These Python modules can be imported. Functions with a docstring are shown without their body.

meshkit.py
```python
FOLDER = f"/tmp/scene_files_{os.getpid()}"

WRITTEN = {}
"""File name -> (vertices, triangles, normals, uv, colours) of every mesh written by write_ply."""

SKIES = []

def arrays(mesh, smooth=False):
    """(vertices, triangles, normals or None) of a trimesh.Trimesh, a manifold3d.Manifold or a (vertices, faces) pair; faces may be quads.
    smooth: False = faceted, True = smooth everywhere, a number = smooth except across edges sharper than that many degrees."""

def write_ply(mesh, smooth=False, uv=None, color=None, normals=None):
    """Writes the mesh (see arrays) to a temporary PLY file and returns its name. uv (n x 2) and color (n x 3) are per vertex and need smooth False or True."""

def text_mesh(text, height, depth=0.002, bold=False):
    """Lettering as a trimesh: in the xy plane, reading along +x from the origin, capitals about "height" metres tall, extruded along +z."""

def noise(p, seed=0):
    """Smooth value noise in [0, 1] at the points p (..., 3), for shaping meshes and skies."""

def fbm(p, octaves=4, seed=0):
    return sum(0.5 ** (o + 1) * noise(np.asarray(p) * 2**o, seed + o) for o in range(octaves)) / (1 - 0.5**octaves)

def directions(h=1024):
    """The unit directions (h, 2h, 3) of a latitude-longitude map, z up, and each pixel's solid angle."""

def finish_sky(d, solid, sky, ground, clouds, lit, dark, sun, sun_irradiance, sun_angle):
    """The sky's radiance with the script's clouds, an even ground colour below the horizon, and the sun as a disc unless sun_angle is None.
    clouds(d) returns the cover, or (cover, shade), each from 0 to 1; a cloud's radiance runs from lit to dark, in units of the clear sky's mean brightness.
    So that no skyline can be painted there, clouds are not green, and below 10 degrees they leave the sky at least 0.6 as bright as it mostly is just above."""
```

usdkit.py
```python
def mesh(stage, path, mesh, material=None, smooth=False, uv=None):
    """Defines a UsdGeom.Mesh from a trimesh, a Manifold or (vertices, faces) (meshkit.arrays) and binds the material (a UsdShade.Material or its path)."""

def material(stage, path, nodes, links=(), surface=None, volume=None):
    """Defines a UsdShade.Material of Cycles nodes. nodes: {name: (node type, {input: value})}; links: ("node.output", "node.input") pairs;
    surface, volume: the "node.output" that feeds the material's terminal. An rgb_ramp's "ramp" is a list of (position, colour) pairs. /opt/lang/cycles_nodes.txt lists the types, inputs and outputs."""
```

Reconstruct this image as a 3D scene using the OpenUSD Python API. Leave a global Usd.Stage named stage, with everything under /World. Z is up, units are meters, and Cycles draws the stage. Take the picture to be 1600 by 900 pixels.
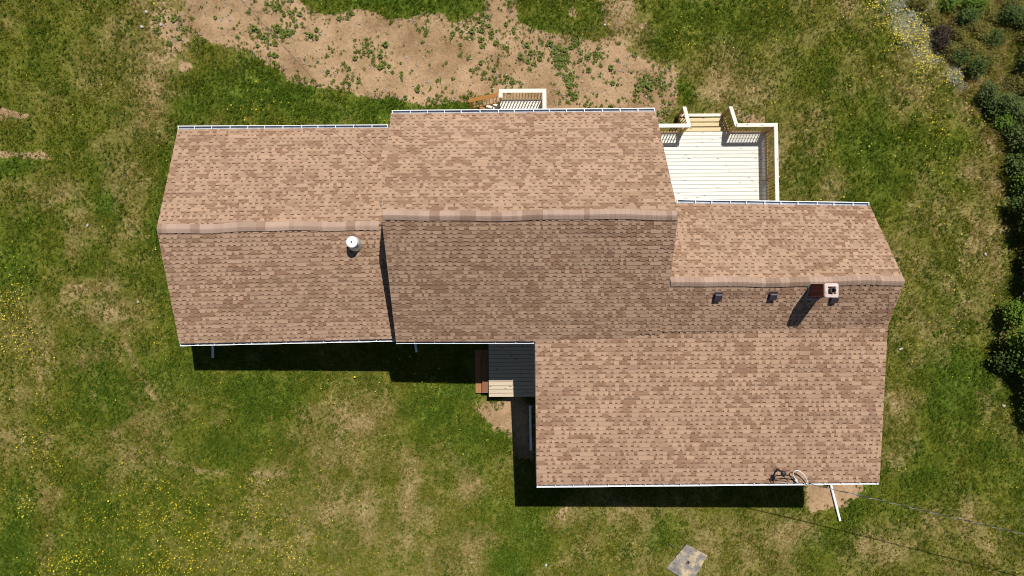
import math, numpy as np, trimesh, usdkit, meshkit
from pxr import Usd, UsdGeom, UsdLux, UsdShade, Gf, Sdf, Vt
import shapely.geometry as sg

stage = Usd.Stage.CreateInMemory()
UsdGeom.SetStageUpAxis(stage, 'Z'); UsdGeom.SetStageMetersPerUnit(stage, 1.0)
UsdGeom.Xform.Define(stage, '/World'); UsdGeom.Scope.Define(stage, '/World/Looks')
rng = np.random.default_rng(7)

# ------------------------------------------------------------------ camera
CAM_H, FOCAL = 26.3, 1067.0                       # metres above the house datum; focal length in photo pixels
TILT_X, TILT_Y, YAW = 0.030, -0.005, -0.008
def _rot(tx, ty, yaw):
    cx, sx, cy, sy, c, s = math.cos(tx), math.sin(tx), math.cos(ty), math.sin(ty), math.cos(yaw), math.sin(yaw)
    return (np.array([[c, -s, 0], [s, c, 0], [0, 0, 1]]) @ np.array([[cy, 0, sy], [0, 1, 0], [-sy, 0, cy]])
            @ np.array([[1, 0, 0], [0, cx, -sx], [0, sx, cx]]))
CAM_R = _rot(TILT_X, TILT_Y, YAW)
cam = UsdGeom.Camera.Define(stage, '/World/camera')
cam.CreateHorizontalApertureAttr(36.0); cam.CreateVerticalApertureAttr(20.25); cam.CreateFocalLengthAttr(36.0 * FOCAL / 1600)
cam.CreateClippingRangeAttr(Gf.Vec2f(0.5, 5000))
M4 = np.eye(4); M4[:3, :3] = CAM_R.T; M4[3, :3] = [0, 0, CAM_H]
UsdGeom.Xformable(cam).AddTransformOp().Set(Gf.Matrix4d(*M4.ravel()))
cam.CreateExposureAttr(0.05)

# ------------------------------------------------------------------ sun and sky
TO_SUN = np.array([0.223, 0.484, 1.0]); TO_SUN /= np.linalg.norm(TO_SUN)
ELEV = math.asin(TO_SUN[2])
sun = UsdLux.DistantLight.Define(stage, '/World/sun')
sun.CreateNormalizeAttr(True); sun.CreateIntensityAttr(1.25); sun.CreateAngleAttr(0.5); sun.CreateColorAttr(Gf.Vec3f(1.0, 0.955, 0.88))
zc = TO_SUN; xc = np.cross([0, 1, 0], zc); xc /= np.linalg.norm(xc); yc = np.cross(zc, xc)
Ms = np.eye(4); Ms[0, :3], Ms[1, :3], Ms[2, :3] = xc, yc, zc
UsdGeom.Xformable(sun).AddTransformOp().Set(Gf.Matrix4d(*Ms.ravel()))
sky = UsdLux.DomeLight.Define(stage, '/World/sky')
sky.GetPrim().SetCustomDataByKey('kind', 'structure')
SKY = usdkit.material(stage, '/World/Looks/sky_light', {
    's': ('sky_texture', dict(sky_type='single_scattering', sun_disc=False, air_density=0.75, aerosol_density=0.35, ozone_density=1.6, sun_elevation=ELEV, sun_rotation=math.atan2(TO_SUN[0], TO_SUN[1]))),
    'b': ('background_shader', dict(strength=0.05))}, [('s.color', 'b.color')], surface='b.background')
UsdShade.MaterialBindingAPI.Apply(sky.GetPrim()).Bind(SKY)

# ------------------------------------------------------------------ helpers
def project(P):
    q = (np.asarray(P, float) - [0, 0, CAM_H]) @ CAM_R
    return np.stack([800 - FOCAL * q[..., 0] / q[..., 2], 450 + FOCAL * q[..., 1] / q[..., 2]], -1)
def ray(px, py):
    return CAM_R @ np.array([(px - 800) / FOCAL, -(py - 450) / FOCAL, -1.0])
def at(px, py, z):
    """The place at height z that was surveyed at this pixel of the photograph."""
    d = ray(px, py); return np.array([0, 0, CAM_H]) + d * (z - CAM_H) / d[2]
def on_plane(px, py, p0, n):
    d, o = ray(px, py), np.array([0, 0, CAM_H]); return o + d * (np.dot(n, p0 - o) / np.dot(n, d))
GSX = -0.070
def gz(x, y):
    x = np.asarray(x, float); y = np.asarray(y, float)
    s = np.where(np.abs(x) > 25, np.sign(x) * (25 + 4 * np.tanh((np.abs(x) - 25) / 30)), x)
    return GSX * s
def ground_at(px, py):
    z = 0.0
    for _ in range(8):
        p = at(px, py, z); z = float(gz(p[0], p[1]))
    return np.array([p[0], p[1], z])
names = {}
def path_for(name, parent):
    k = (parent, name); n = names.get(k, 0); names[k] = n + 1
    return f"{parent}/{name}" + (f"_{n:03d}" if n else '')
def tag(p, label=None, cat=None, group=None, kind=None):
    p = p.GetPrim() if hasattr(p, 'GetPrim') else p
    for k, v in (('label', label), ('category', cat), ('group', group), ('kind', kind)):
        if v: p.SetCustomDataByKey(k, v)
    return p
def thing(name, label, cat, loc=(0, 0, 0), group=None):
    x = UsdGeom.Xform.Define(stage, path_for(name, '/World')); x.AddTranslateOp().Set(Gf.Vec3d(*map(float, loc)))
    return tag(x, label, cat, group)
def obj(name, mesh, mat, parent=None, smooth=False, tint=None, label=None):
    if isinstance(mesh, MB): mesh = mesh.mesh()
    base = str(parent.GetPath()) if parent is not None else '/World'
    loc = OFFSET.get(base.split('/')[2]) if parent is not None else None
    v, f, n = meshkit.arrays(mesh, smooth)
    if loc is not None:
        mesh = (v - loc, f)
    else:
        mesh = (v, f)
    m = usdkit.mesh(stage, path_for(name, base), mesh, mat)
    if n is not None:
        m.CreateNormalsAttr(Vt.Vec3fArray.FromNumpy(n.astype(np.float32))); m.SetNormalsInterpolation('vertex')
    if tint is not None:
        t = np.asarray(tint, np.float32)
        if t.ndim == 1: t = np.tile(t, (len(v), 1))
        UsdGeom.PrimvarsAPI(m).CreatePrimvar('tint', Sdf.ValueTypeNames.Color3fArray, 'vertex').Set(Vt.Vec3fArray.FromNumpy(t))
    if label: tag(m, label)
    return m.GetPrim()
OFFSET = {}
def placed(name, label, cat, loc, group=None):
    """A thing at its base; its parts are given in world coordinates."""
    t = thing(name, label, cat, loc, group); OFFSET[t.GetName()] = np.array(loc, float); return t
class MB:
    def __init__(s): s.v, s.f, s.n = [], [], 0
    def add(s, v, f):
        v = np.asarray(v, float); f = np.asarray(f, int)
        if f.shape[1] == 4: f = np.vstack([f[:, [0, 1, 2]], f[:, [0, 2, 3]]])
        s.v.append(v); s.f.append(f + s.n); s.n += len(v); return s
    def tm(s, m): return s.add(m.vertices, m.faces)
    def beam(s, a, b, w, h, up=(0, 0, 1), bev=0.004):
        """A bevelled timber from a to b (centre line), w wide, h high."""
        a, b = np.asarray(a, float), np.asarray(b, float); d = b - a; L = np.linalg.norm(d); d /= L
        up = np.asarray(up, float); sd = np.cross(d, up); sd /= np.linalg.norm(sd); u = np.cross(sd, d)
        bev = min(bev, w / 4, h / 4); W, Hh = w / 2, h / 2
        prof = [(-W + bev, -Hh), (W - bev, -Hh), (W, -Hh + bev), (W, Hh - bev), (W - bev, Hh), (-W + bev, Hh), (-W, Hh - bev), (-W, -Hh + bev)]
        v = [e + sd * x + u * y for e in (a, b) for x, y in prof]
        f = [[i, 8 + i, 8 + (i + 1) % 8] for i in range(8)] + [[i, 8 + (i + 1) % 8, (i + 1) % 8] for i in range(8)]
        f += [[0, i, i + 1] for i in range(1, 7)] + [[8, 9 + i, 8 + i] for i in range(1, 7)]
        return s.add(v, f)
    def tube(s, pts, r, k=8, cap=True):
        pts = np.asarray(pts, float); r = np.broadcast_to(r, len(pts)); t = np.gradient(pts, axis=0); t /= np.linalg.norm(t, axis=1, keepdims=True)
        ref = np.array([0.31, 0.22, 0.92]); a = np.cross(t, ref); a /= np.linalg.norm(a, axis=1, keepdims=True); b = np.cross(t, a)
        an = np.arange(k) * 2 * np.pi / k
        v = (pts[:, None] + r[:, None, None] * (np.cos(an)[None, :, None] * a[:, None] + np.sin(an)[None, :, None] * b[:, None])).reshape(-1, 3)
        f = [[i * k + j, i * k + (j + 1) % k, (i + 1) * k + (j + 1) % k, (i + 1) * k + j] for i in range(len(pts) - 1) for j in range(k)]
        s.add(v, f)
        if cap:
            for o, q in ((0, pts[0]), ((len(pts) - 1) * k, pts[-1])):
                s.add(np.vstack([v[o:o + k], q]), [[j, (j + 1) % k, k] for j in range(k)])
        return s
    def lathe(s, prof, c, k=24):
        an = np.arange(k) * 2 * np.pi / k; prof = np.asarray(prof, float)
        v = np.stack([prof[:, 0:1] * np.cos(an), prof[:, 0:1] * np.sin(an), np.repeat(prof[:, 1:2], k, 1)], -1).reshape(-1, 3) + np.asarray(c, float)
        f = [[i * k + j, i * k + (j + 1) % k, (i + 1) * k + (j + 1) % k, (i + 1) * k + j] for i in range(len(prof) - 1) for j in range(k)]
        return s.add(v, f)
    def mesh(s): return trimesh.Trimesh(np.vstack(s.v), np.vstack(s.f), process=False)
def prism(poly3, dz0, dz1):
    """The slab between a polygon of 3D points lowered by dz0 and by dz1."""
    P = np.asarray(poly3, float); _, tri = trimesh.creation.triangulate_polygon(sg.Polygon(P[:, :2]), engine='earcut')
    vv, tri = trimesh.creation.triangulate_polygon(sg.Polygon(P[:, :2]), engine='earcut')
    idx = [int(np.argmin(np.linalg.norm(P[:, :2] - q, axis=1))) for q in vv]; tri = np.array(idx)[tri]
    n = len(P); top, bot = P - [0, 0, dz0], P - [0, 0, dz1]
    e = trimesh.geometry.triangulate_quads([[i, (i + 1) % n, n + (i + 1) % n, n + i] for i in range(n)])
    m = trimesh.Trimesh(np.vstack([top, bot]), np.vstack([tri, tri[:, ::-1] + n, e]), process=False); m.fix_normals(); return m

# ------------------------------------------------------------------ materials
def mat(name, nodes, links, surface='p.BSDF'): return usdkit.material(stage, '/World/Looks/' + name, nodes, links, surface=surface)
def plain(name, col, rough=0.6, spec=0.4, metal=0.0, var=0.12, scale=9.0, bump=0.0, bscale=60.0):
    nodes = {'g': ('geometry', {}), 'n': ('noise_texture', dict(scale=scale, detail=5, roughness=0.6)),
             'm': ('map_range', dict(from_min=0.25, from_max=0.75, to_min=1 - var, to_max=1 + var)),
             'c': ('vector_math', dict(math_type='scale', vector1=col)), 'p': ('principled_bsdf', dict(roughness=rough, specular_ior_level=spec, metallic=metal))}
    links = [('g.position', 'n.vector'), ('n.fac', 'm.value'), ('m.result', 'c.scale'), ('c.vector', 'p.base_color')]
    if bump:
        nodes |= {'b': ('noise_texture', dict(scale=bscale, detail=3)), 'bp': ('bump', dict(strength=bump, distance=0.01))}
        links += [('g.position', 'b.vector'), ('b.fac', 'bp.height'), ('bp.normal', 'p.normal')]
    return mat(name, nodes, links)
WHITE_METAL = plain('white_aluminium', (0.82, 0.84, 0.86), 0.32, 0.5, var=0.05, scale=5)
WHITE_TRIM = plain('white_trim', (0.78, 0.78, 0.76), 0.5, var=0.06, scale=4)
FELT = plain('brown_roof_edge', (0.17, 0.11, 0.075), 0.9, var=0.2)
GUTTER_IN = plain('dull_gutter_channel', (0.33, 0.37, 0.44), 0.5, var=0.25, scale=6)  # blue-grey shade of the trough, with some dirt, put into the colour
SIDING = plain('pale_siding', (0.62, 0.62, 0.58), 0.55, var=0.05, scale=3)
BLACK = plain('black_rubber', (0.018, 0.018, 0.02), 0.5, var=0.2)
GREY_CABLE = plain('bare_cable', (0.30, 0.30, 0.30), 0.4, metal=0.6, var=0.2, scale=4)
WHITE_PLASTIC = plain('white_plastic', (0.75, 0.75, 0.74), 0.4, var=0.05)
GALV = plain('galvanised_steel', (0.62, 0.66, 0.68), 0.38, metal=0.75, var=0.18, scale=14)
BROWN_METAL = plain('brown_painted_metal', (0.045, 0.033, 0.042), 0.5, var=0.15)
MORTAR = plain('mortar', (0.42, 0.36, 0.33), 0.9, var=0.2, scale=20, bump=0.6)
CROWN = plain('pale_mortar_crown', (0.60, 0.47, 0.43), 0.9, var=0.3, scale=9, bump=0.7, bscale=30)
SOOT = plain('sooty_flue', (0.02, 0.018, 0.017), 0.95, var=0.4)  # near-black, for the block inside the flue
FLUE = plain('clay_flue', (0.10, 0.085, 0.08), 0.9, var=0.4, scale=12)
LEAD = plain('flashing_metal', (0.30, 0.31, 0.33), 0.6, metal=0.2, var=0.3)
BRICK = [plain(f'brick_red{"_dark" * i}', c, 0.9, 0.2, var=0.3, scale=18, bump=0.6) for i, c in enumerate([(0.21, 0.055, 0.035), (0.14, 0.04, 0.028)])]
CONCRETE = mat('weathered_concrete', {
    'g': ('geometry', {}), 'n1': ('noise_texture', dict(scale=2.6, detail=6, roughness=0.65)), 'n2': ('noise_texture', dict(scale=38, detail=4, roughness=0.7)),
    'r1': ('rgb_ramp', dict(ramp=[(0.36, (0.19, 0.172, 0.165)), (0.50, (0.31, 0.275, 0.24)), (0.57, (0.55, 0.43, 0.26)), (0.72, (0.60, 0.50, 0.34))])),
    'r2': ('rgb_ramp', dict(ramp=[(0.3, (0.55, 0.55, 0.55)), (0.7, (1.25, 1.25, 1.25))])), 'm': ('vector_math', dict(math_type='multiply')),
    'bp': ('bump', dict(strength=0.8, distance=0.02)), 'p': ('principled_bsdf', dict(roughness=0.95, specular_ior_level=0.2))},
    [('g.position', 'n1.vector'), ('g.position', 'n2.vector'), ('n1.fac', 'r1.fac'), ('n2.fac', 'r2.fac'), ('r1.color', 'm.vector1'), ('r2.color', 'm.vector2'),
     ('m.vector', 'p.base_color'), ('n2.fac', 'bp.height'), ('bp.normal', 'p.normal')])
def wood(name, col, axis, knots=0.55, var=0.16):
    """Sawn timber, grain along the given axis, darker knots."""
    sc = {'x': (1.2, 28, 28), 'y': (28, 1.2, 28), 'z': (28, 28, 1.2)}[axis]
    ks = {'x': (2.2, 9, 4), 'y': (9, 2.2, 4), 'z': (9, 4, 2.2)}[axis]
    return mat(name, {
        'g': ('geometry', {}), 'mp': ('mapping', dict(mapping_type='point', scale=sc)), 'n': ('noise_texture', dict(scale=1.0, detail=5, roughness=0.65)),
        'mk': ('mapping', dict(mapping_type='point', scale=ks)), 'k': ('voronoi_texture', dict(scale=1.0, randomness=1.0)),
        'kr': ('map_range', dict(from_min=0.05, from_max=0.17, to_min=1 - knots * 1.6, to_max=1.0, clamp=True)),
        'o': ('map_range', dict(from_min=0.0, from_max=1.0, to_min=1 - var, to_max=1 + var * 0.6)),
        'm': ('map_range', dict(from_min=0.3, from_max=0.7, to_min=1 - var, to_max=1 + var * 0.6)),
        'a': ('math', dict(math_type='multiply')), 'a2': ('math', dict(math_type='multiply')), 'c': ('vector_math', dict(math_type='scale', vector1=col)),
        'bp': ('bump', dict(strength=0.35, distance=0.004)), 'p': ('principled_bsdf', dict(roughness=0.75, specular_ior_level=0.25))},
        [('g.position', 'mp.vector'), ('mp.vector', 'n.vector'), ('g.position', 'mk.vector'), ('mk.vector', 'k.vector'), ('k.distance', 'kr.value'), ('n.fac', 'm.value'),
         ('g.random_per_island', 'o.value'), ('m.result', 'a.value1'), ('kr.result', 'a.value2'), ('a.value', 'a2.value1'), ('o.result', 'a2.value2'), ('a2.value', 'c.scale'),
         ('c.vector', 'p.base_color'), ('n.fac', 'bp.height'), ('bp.normal', 'p.normal')])
WOOD_X = [wood(f'new_pine{"_warm" * i}', c, 'x') for i, c in enumerate([(0.87, 0.84, 0.77), (0.87, 0.82, 0.73)])]
WOOD_Y = wood('new_pine_across', (0.86, 0.80, 0.70), 'y')
WOOD_Z = wood('pine_upright', (0.50, 0.33, 0.14), 'z', 0.1)  # same pine, browner: shade and bounce on the uprights put into the colour
TREAD_X = wood('pine_tread', (0.78, 0.62, 0.36), 'x')
STAIN_Y = [wood(f'brown_stained_tread{"_dark" * i}', c, 'y', 0.5) for i, c in enumerate([(0.40, 0.19, 0.085), (0.27, 0.12, 0.06)])]
STAIN_X = wood('amber_handrail', (0.52, 0.24, 0.06), 'x', 0.2)
PORCH_X = wood('weathered_pine', (0.66, 0.54, 0.40), 'x', 0.6)
SHINGLE = mat('roof_shingle', {
    'g': ('geometry', {}), 't': ('attribute', dict(attribute='tint')), 'n': ('noise_texture', dict(scale=150, detail=3, roughness=0.8)),
    'w': ('noise_texture', dict(scale=0.55, detail=4, roughness=0.6)), 'm': ('map_range', dict(from_min=0.3, from_max=0.7, to_min=0.86, to_max=1.14)),
    'mw': ('map_range', dict(from_min=0.3, from_max=0.7, to_min=0.90, to_max=1.08)), 'a': ('math', dict(math_type='multiply')), 'c': ('vector_math', dict(math_type='scale')),
    'bp': ('bump', dict(strength=0.5, distance=0.004)), 'p': ('principled_bsdf', dict(roughness=0.92, specular_ior_level=0.2))},
    [('g.position', 'n.vector'), ('g.position', 'w.vector'), ('n.fac', 'm.value'), ('w.fac', 'mw.value'), ('m.result', 'a.value1'), ('mw.result', 'a.value2'),
     ('t.color', 'c.vector1'), ('a.value', 'c.scale'), ('c.vector', 'p.base_color'), ('n.fac', 'bp.height'), ('bp.normal', 'p.normal')])
def leafy(name, ramp, trans=0.3, rough=0.65, scale=5.5):
    """Foliage: every leaf takes its own tone from the ramp, pushed by a slow drift over the ground."""
    return mat(name, {
        'g': ('geometry', {}), 'i': ('object_info', {}), 'n': ('noise_texture', dict(scale=scale, detail=5, roughness=0.75)), 'a': ('math', dict(math_type='multiply_add', value2=0.28)),
        'a2': ('math', dict(math_type='multiply_add', value2=0.14)), 'b': ('map_range', dict(from_min=0.33, from_max=0.67, to_min=0.0, to_max=0.60)),
        'r': ('rgb_ramp', dict(ramp=ramp)), 'd': ('principled_bsdf', dict(roughness=rough, specular_ior_level=0.25)), 't': ('translucent_bsdf', {}), 'p': ('mix_closure', dict(fac=trans))},
        [('g.position', 'n.vector'), ('n.fac', 'b.value'), ('g.random_per_island', 'a.value1'), ('b.result', 'a.value3'), ('i.random', 'a2.value1'), ('a.value', 'a2.value3'), ('a2.value', 'r.fac'),
         ('r.color', 'd.base_color'), ('r.color', 't.color'), ('d.BSDF', 'p.closure1'), ('t.BSDF', 'p.closure2')], surface='p.closure')
LUSH = leafy('lush_grass_blades', [(0, (0.065, 0.120, 0.005)), (0.45, (0.115, 0.19, 0.010)), (1, (0.24, 0.31, 0.030))])
OLIVE = leafy('olive_grass_blades', [(0, (0.125, 0.150, 0.007)), (0.45, (0.215, 0.225, 0.014)), (1, (0.40, 0.355, 0.05))])
STRAW = leafy('dry_grass_blades', [(0, (0.21, 0.175, 0.03)), (0.45, (0.37, 0.285, 0.085)), (1, (0.64, 0.48, 0.22))])
WEED = leafy('weed_leaves', [(0, (0.07, 0.10, 0.012)), (0.5, (0.15, 0.19, 0.03)), (1, (0.30, 0.32, 0.09))], 0.2)
PETAL = plain('yellow_petals', (0.72, 0.60, 0.035), 0.6, var=0.1)
LEAF = {'bright': leafy('bright_shrub_leaves', [(0, (0.06, 0.12, 0.012)), (0.5, (0.16, 0.26, 0.025)), (1, (0.33, 0.40, 0.04))], 0.35),
        'blue': leafy('blue_green_leaves', [(0, (0.05, 0.08, 0.018)), (0.5, (0.115, 0.155, 0.04)), (1, (0.24, 0.26, 0.08))], 0.25),
        'dark': leafy('dark_shrub_leaves', [(0, (0.035, 0.06, 0.012)), (0.5, (0.085, 0.13, 0.022)), (1, (0.18, 0.22, 0.045))], 0.25),
        'olive': leafy('olive_scrub_leaves', [(0, (0.08, 0.08, 0.014)), (0.5, (0.21, 0.19, 0.035)), (1, (0.46, 0.36, 0.12))], 0.25),
        'brown': leafy('brown_shrub_leaves', [(0, (0.03, 0.02, 0.015)), (0.5, (0.06, 0.04, 0.025)), (1, (0.14, 0.10, 0.05))], 0.15)}
BARK = plain('bark', (0.11, 0.085, 0.06), 0.9, var=0.3, scale=20, bump=0.6)
DEADWOOD = plain('dead_wood', (0.10, 0.085, 0.075), 0.9, var=0.3, scale=14, bump=0.6)
FIELD_STONE = [plain('brown_field_stone', (0.30, 0.23, 0.17), 0.9, var=0.3, scale=12), plain('grey_field_stone', (0.27, 0.26, 0.24), 0.9, var=0.3, scale=12)]
STONE = plain('pale_stone', (0.40, 0.38, 0.34), 0.9, var=0.25, scale=10, bump=0.8, bscale=25)
GROUND = mat('earth_and_turf', {
    'g': ('geometry', {}),
    'm': ('attribute', dict(attribute='cover')), 'q': ('attribute', dict(attribute='cover2')), 'sm': ('separate_color', {}), 'sq': ('separate_color', {}),
    'nb': ('noise_texture', dict(scale=0.9, detail=6, roughness=0.62)), 'nf': ('noise_texture', dict(scale=9.0, detail=6, roughness=0.72)), 'nv': ('noise_texture', dict(scale=46.0, detail=4, roughness=0.7)),
    'gr': ('rgb_ramp', dict(ramp=[(0.35, (0.060, 0.080, 0.006)), (0.43, (0.11, 0.125, 0.012)), (0.49, (0.165, 0.162, 0.024)), (0.57, (0.28, 0.23, 0.07))])),
    'lu': ('rgb_ramp', dict(ramp=[(0.36, (0.036, 0.068, 0.005)), (0.46, (0.085, 0.132, 0.012)), (0.56, (0.18, 0.215, 0.03))])),
    'dr': ('rgb_ramp', dict(ramp=[(0.34, (0.15, 0.115, 0.035)), (0.44, (0.29, 0.215, 0.09)), (0.51, (0.41, 0.30, 0.155)), (0.59, (0.56, 0.41, 0.25))])),
    'di': ('rgb_ramp', dict(ramp=[(0.33, (0.30, 0.192, 0.105)), (0.45, (0.415, 0.275, 0.155)), (0.58, (0.51, 0.35, 0.21))])),
    'dd': ('noise_texture', dict(scale=0.45, detail=5, roughness=0.6)), 'dr2': ('rgb_ramp', dict(ramp=[(0.36, (0.80, 0.77, 0.74)), (0.5, (1.0, 1.0, 1.0)), (0.64, (1.14, 1.12, 1.16))])), 'dm': ('vector_math', dict(math_type='multiply')),
    'ro': ('rgb_ramp', dict(ramp=[(0.35, (0.085, 0.095, 0.045)), (0.45, (0.17, 0.175, 0.12)), (0.55, (0.36, 0.35, 0.27))])),
    'x1': ('mix_color', {}), 'x2': ('mix_color', {}), 'x3': ('mix_color', {}), 'x4': ('mix_color', {}),
    'f': ('math', dict(math_type='multiply_add', value2=0.55)), 'f2': ('math', dict(math_type='multiply_add', value2=0.45)), 'f3': ('math', dict(math_type='multiply', value2=0.35)),
    'v': ('map_range', dict(from_min=0.25, from_max=0.75, to_min=0.72, to_max=1.28)), 'c': ('vector_math', dict(math_type='scale')),
    'dn': ('math', dict(math_type='multiply_add', value2=1.2)), 'dn0': ('math', dict(math_type='subtract', value2=0.5)), 'ds': ('map_range', dict(range_type='smoothstep', from_min=0.36, from_max=0.64, to_min=0, to_max=1, clamp=True)),
    'bp': ('bump', dict(strength=0.7, distance=0.05)), 'p': ('principled_bsdf', dict(roughness=0.95, specular_ior_level=0.12))},
    [('g.position', 'nb.vector'), ('g.position', 'nf.vector'), ('g.position', 'nv.vector'), ('m.color', 'sm.color'), ('q.color', 'sq.color'),
     ('nb.fac', 'f3.value1'), ('nf.fac', 'f.value1'), ('nv.fac', 'f2.value1'), ('f3.value', 'f.value3'),
     ('f.value', 'gr.fac'), ('f.value', 'lu.fac'), ('f.value', 'dr.fac'), ('f.value', 'di.fac'), ('f.value', 'ro.fac'),
     ('gr.color', 'x1.a'), ('lu.color', 'x1.b'), ('sm.b', 'x1.fac'), ('x1.result', 'x2.a'), ('dr.color', 'x2.b'), ('sm.g', 'x2.fac'),
     ('nf.fac', 'dn0.value1'), ('dn0.value', 'dn.value1'), ('sm.r', 'dn.value3'), ('dn.value', 'ds.value'),
     ('x2.result', 'x3.a'), ('g.position', 'dd.vector'), ('dd.fac', 'dr2.fac'), ('di.color', 'dm.vector1'), ('dr2.color', 'dm.vector2'), ('dm.vector', 'x3.b'), ('ds.result', 'x3.fac'), ('x3.result', 'x4.a'), ('ro.color', 'x4.b'), ('sq.r', 'x4.fac'),
     ('nv.fac', 'v.value'), ('x4.result', 'c.vector1'), ('v.result', 'c.scale'), ('c.vector', 'p.base_color'), ('nv.fac', 'f2.value3'), ('f2.value', 'bp.height'), ('bp.normal', 'p.normal')])

# ------------------------------------------------------------------ what covers the ground (surveyed outlines, ragged by noise)
def inside(poly, Q):
    from shapely import contains_xy, distance, points
    P = sg.Polygon(poly).buffer(0); d = distance(P.boundary, points(Q)); return np.where(contains_xy(P, Q[:, 0], Q[:, 1]), d, -d)
DIRT_MAIN = [(283, -60), (290, 20), (305, 55), (335, 78), (400, 88), (432, 106), (470, 130), (520, 143), (575, 151), (640, 160), (735, 163), (850, 172), (900, 200), (1035, 200), (1058, 165), (1060, 112), (1050, 99), (1010, 95), (986, 84),
             (988, 62), (962, 52), (925, 63), (885, 58), (845, 52), (815, 40), (806, 22), (800, -5), (775, -60), (760, -60), (757, 0), (752, 20), (722, 32), (708, 34), (690, 22), (665, 20), (640, 24), (605, 23), (565, 19), (540, 18), (515, 20), (490, 18), (472, 5), (455, -60)]
DIRT_MORE = [([(938, -60), (995, -60), (998, 20), (960, 50), (945, 40), (938, 10)], 0.55), ([(1253, 750), (1345, 750), (1343, 772), (1318, 790), (1290, 800), (1262, 800)], 0.9), ([(740, 640), (800, 612), (830, 640), (830, 720), (805, 715), (790, 680), (758, 655)], 0.75),
             ([(872, 815), (880, 800), (896, 795), (893, 806), (884, 820)], 0.95), ([(-60, 236), (78, 237), (80, 247), (-60, 250)], 0.95), ([(-60, 172), (42, 174), (40, 183), (-60, 185)], 0.95), ([(882, 18), (890, 8), (905, 16), (892, 28)], 0.9), ([(993, 32), (1012, 36), (1022, 40), (1010, 48), (995, 44)], 0.9),
             ([(1150, 165), (1195, 180), (1200, 195), (1160, 195)], 0.75), ([(1020, 130), (1052, 140), (1045, 195), (1015, 195)], 0.8), ([(278, 96), (297, 92), (300, 106), (284, 108)], 0.8), ([(480, 640), (560, 636), (620, 650), (600, 668), (520, 672), (485, 664)], 0.25), ([(575, 850), (700, 840), (760, 870), (745, 930), (700, 930)], 0.15)]
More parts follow.
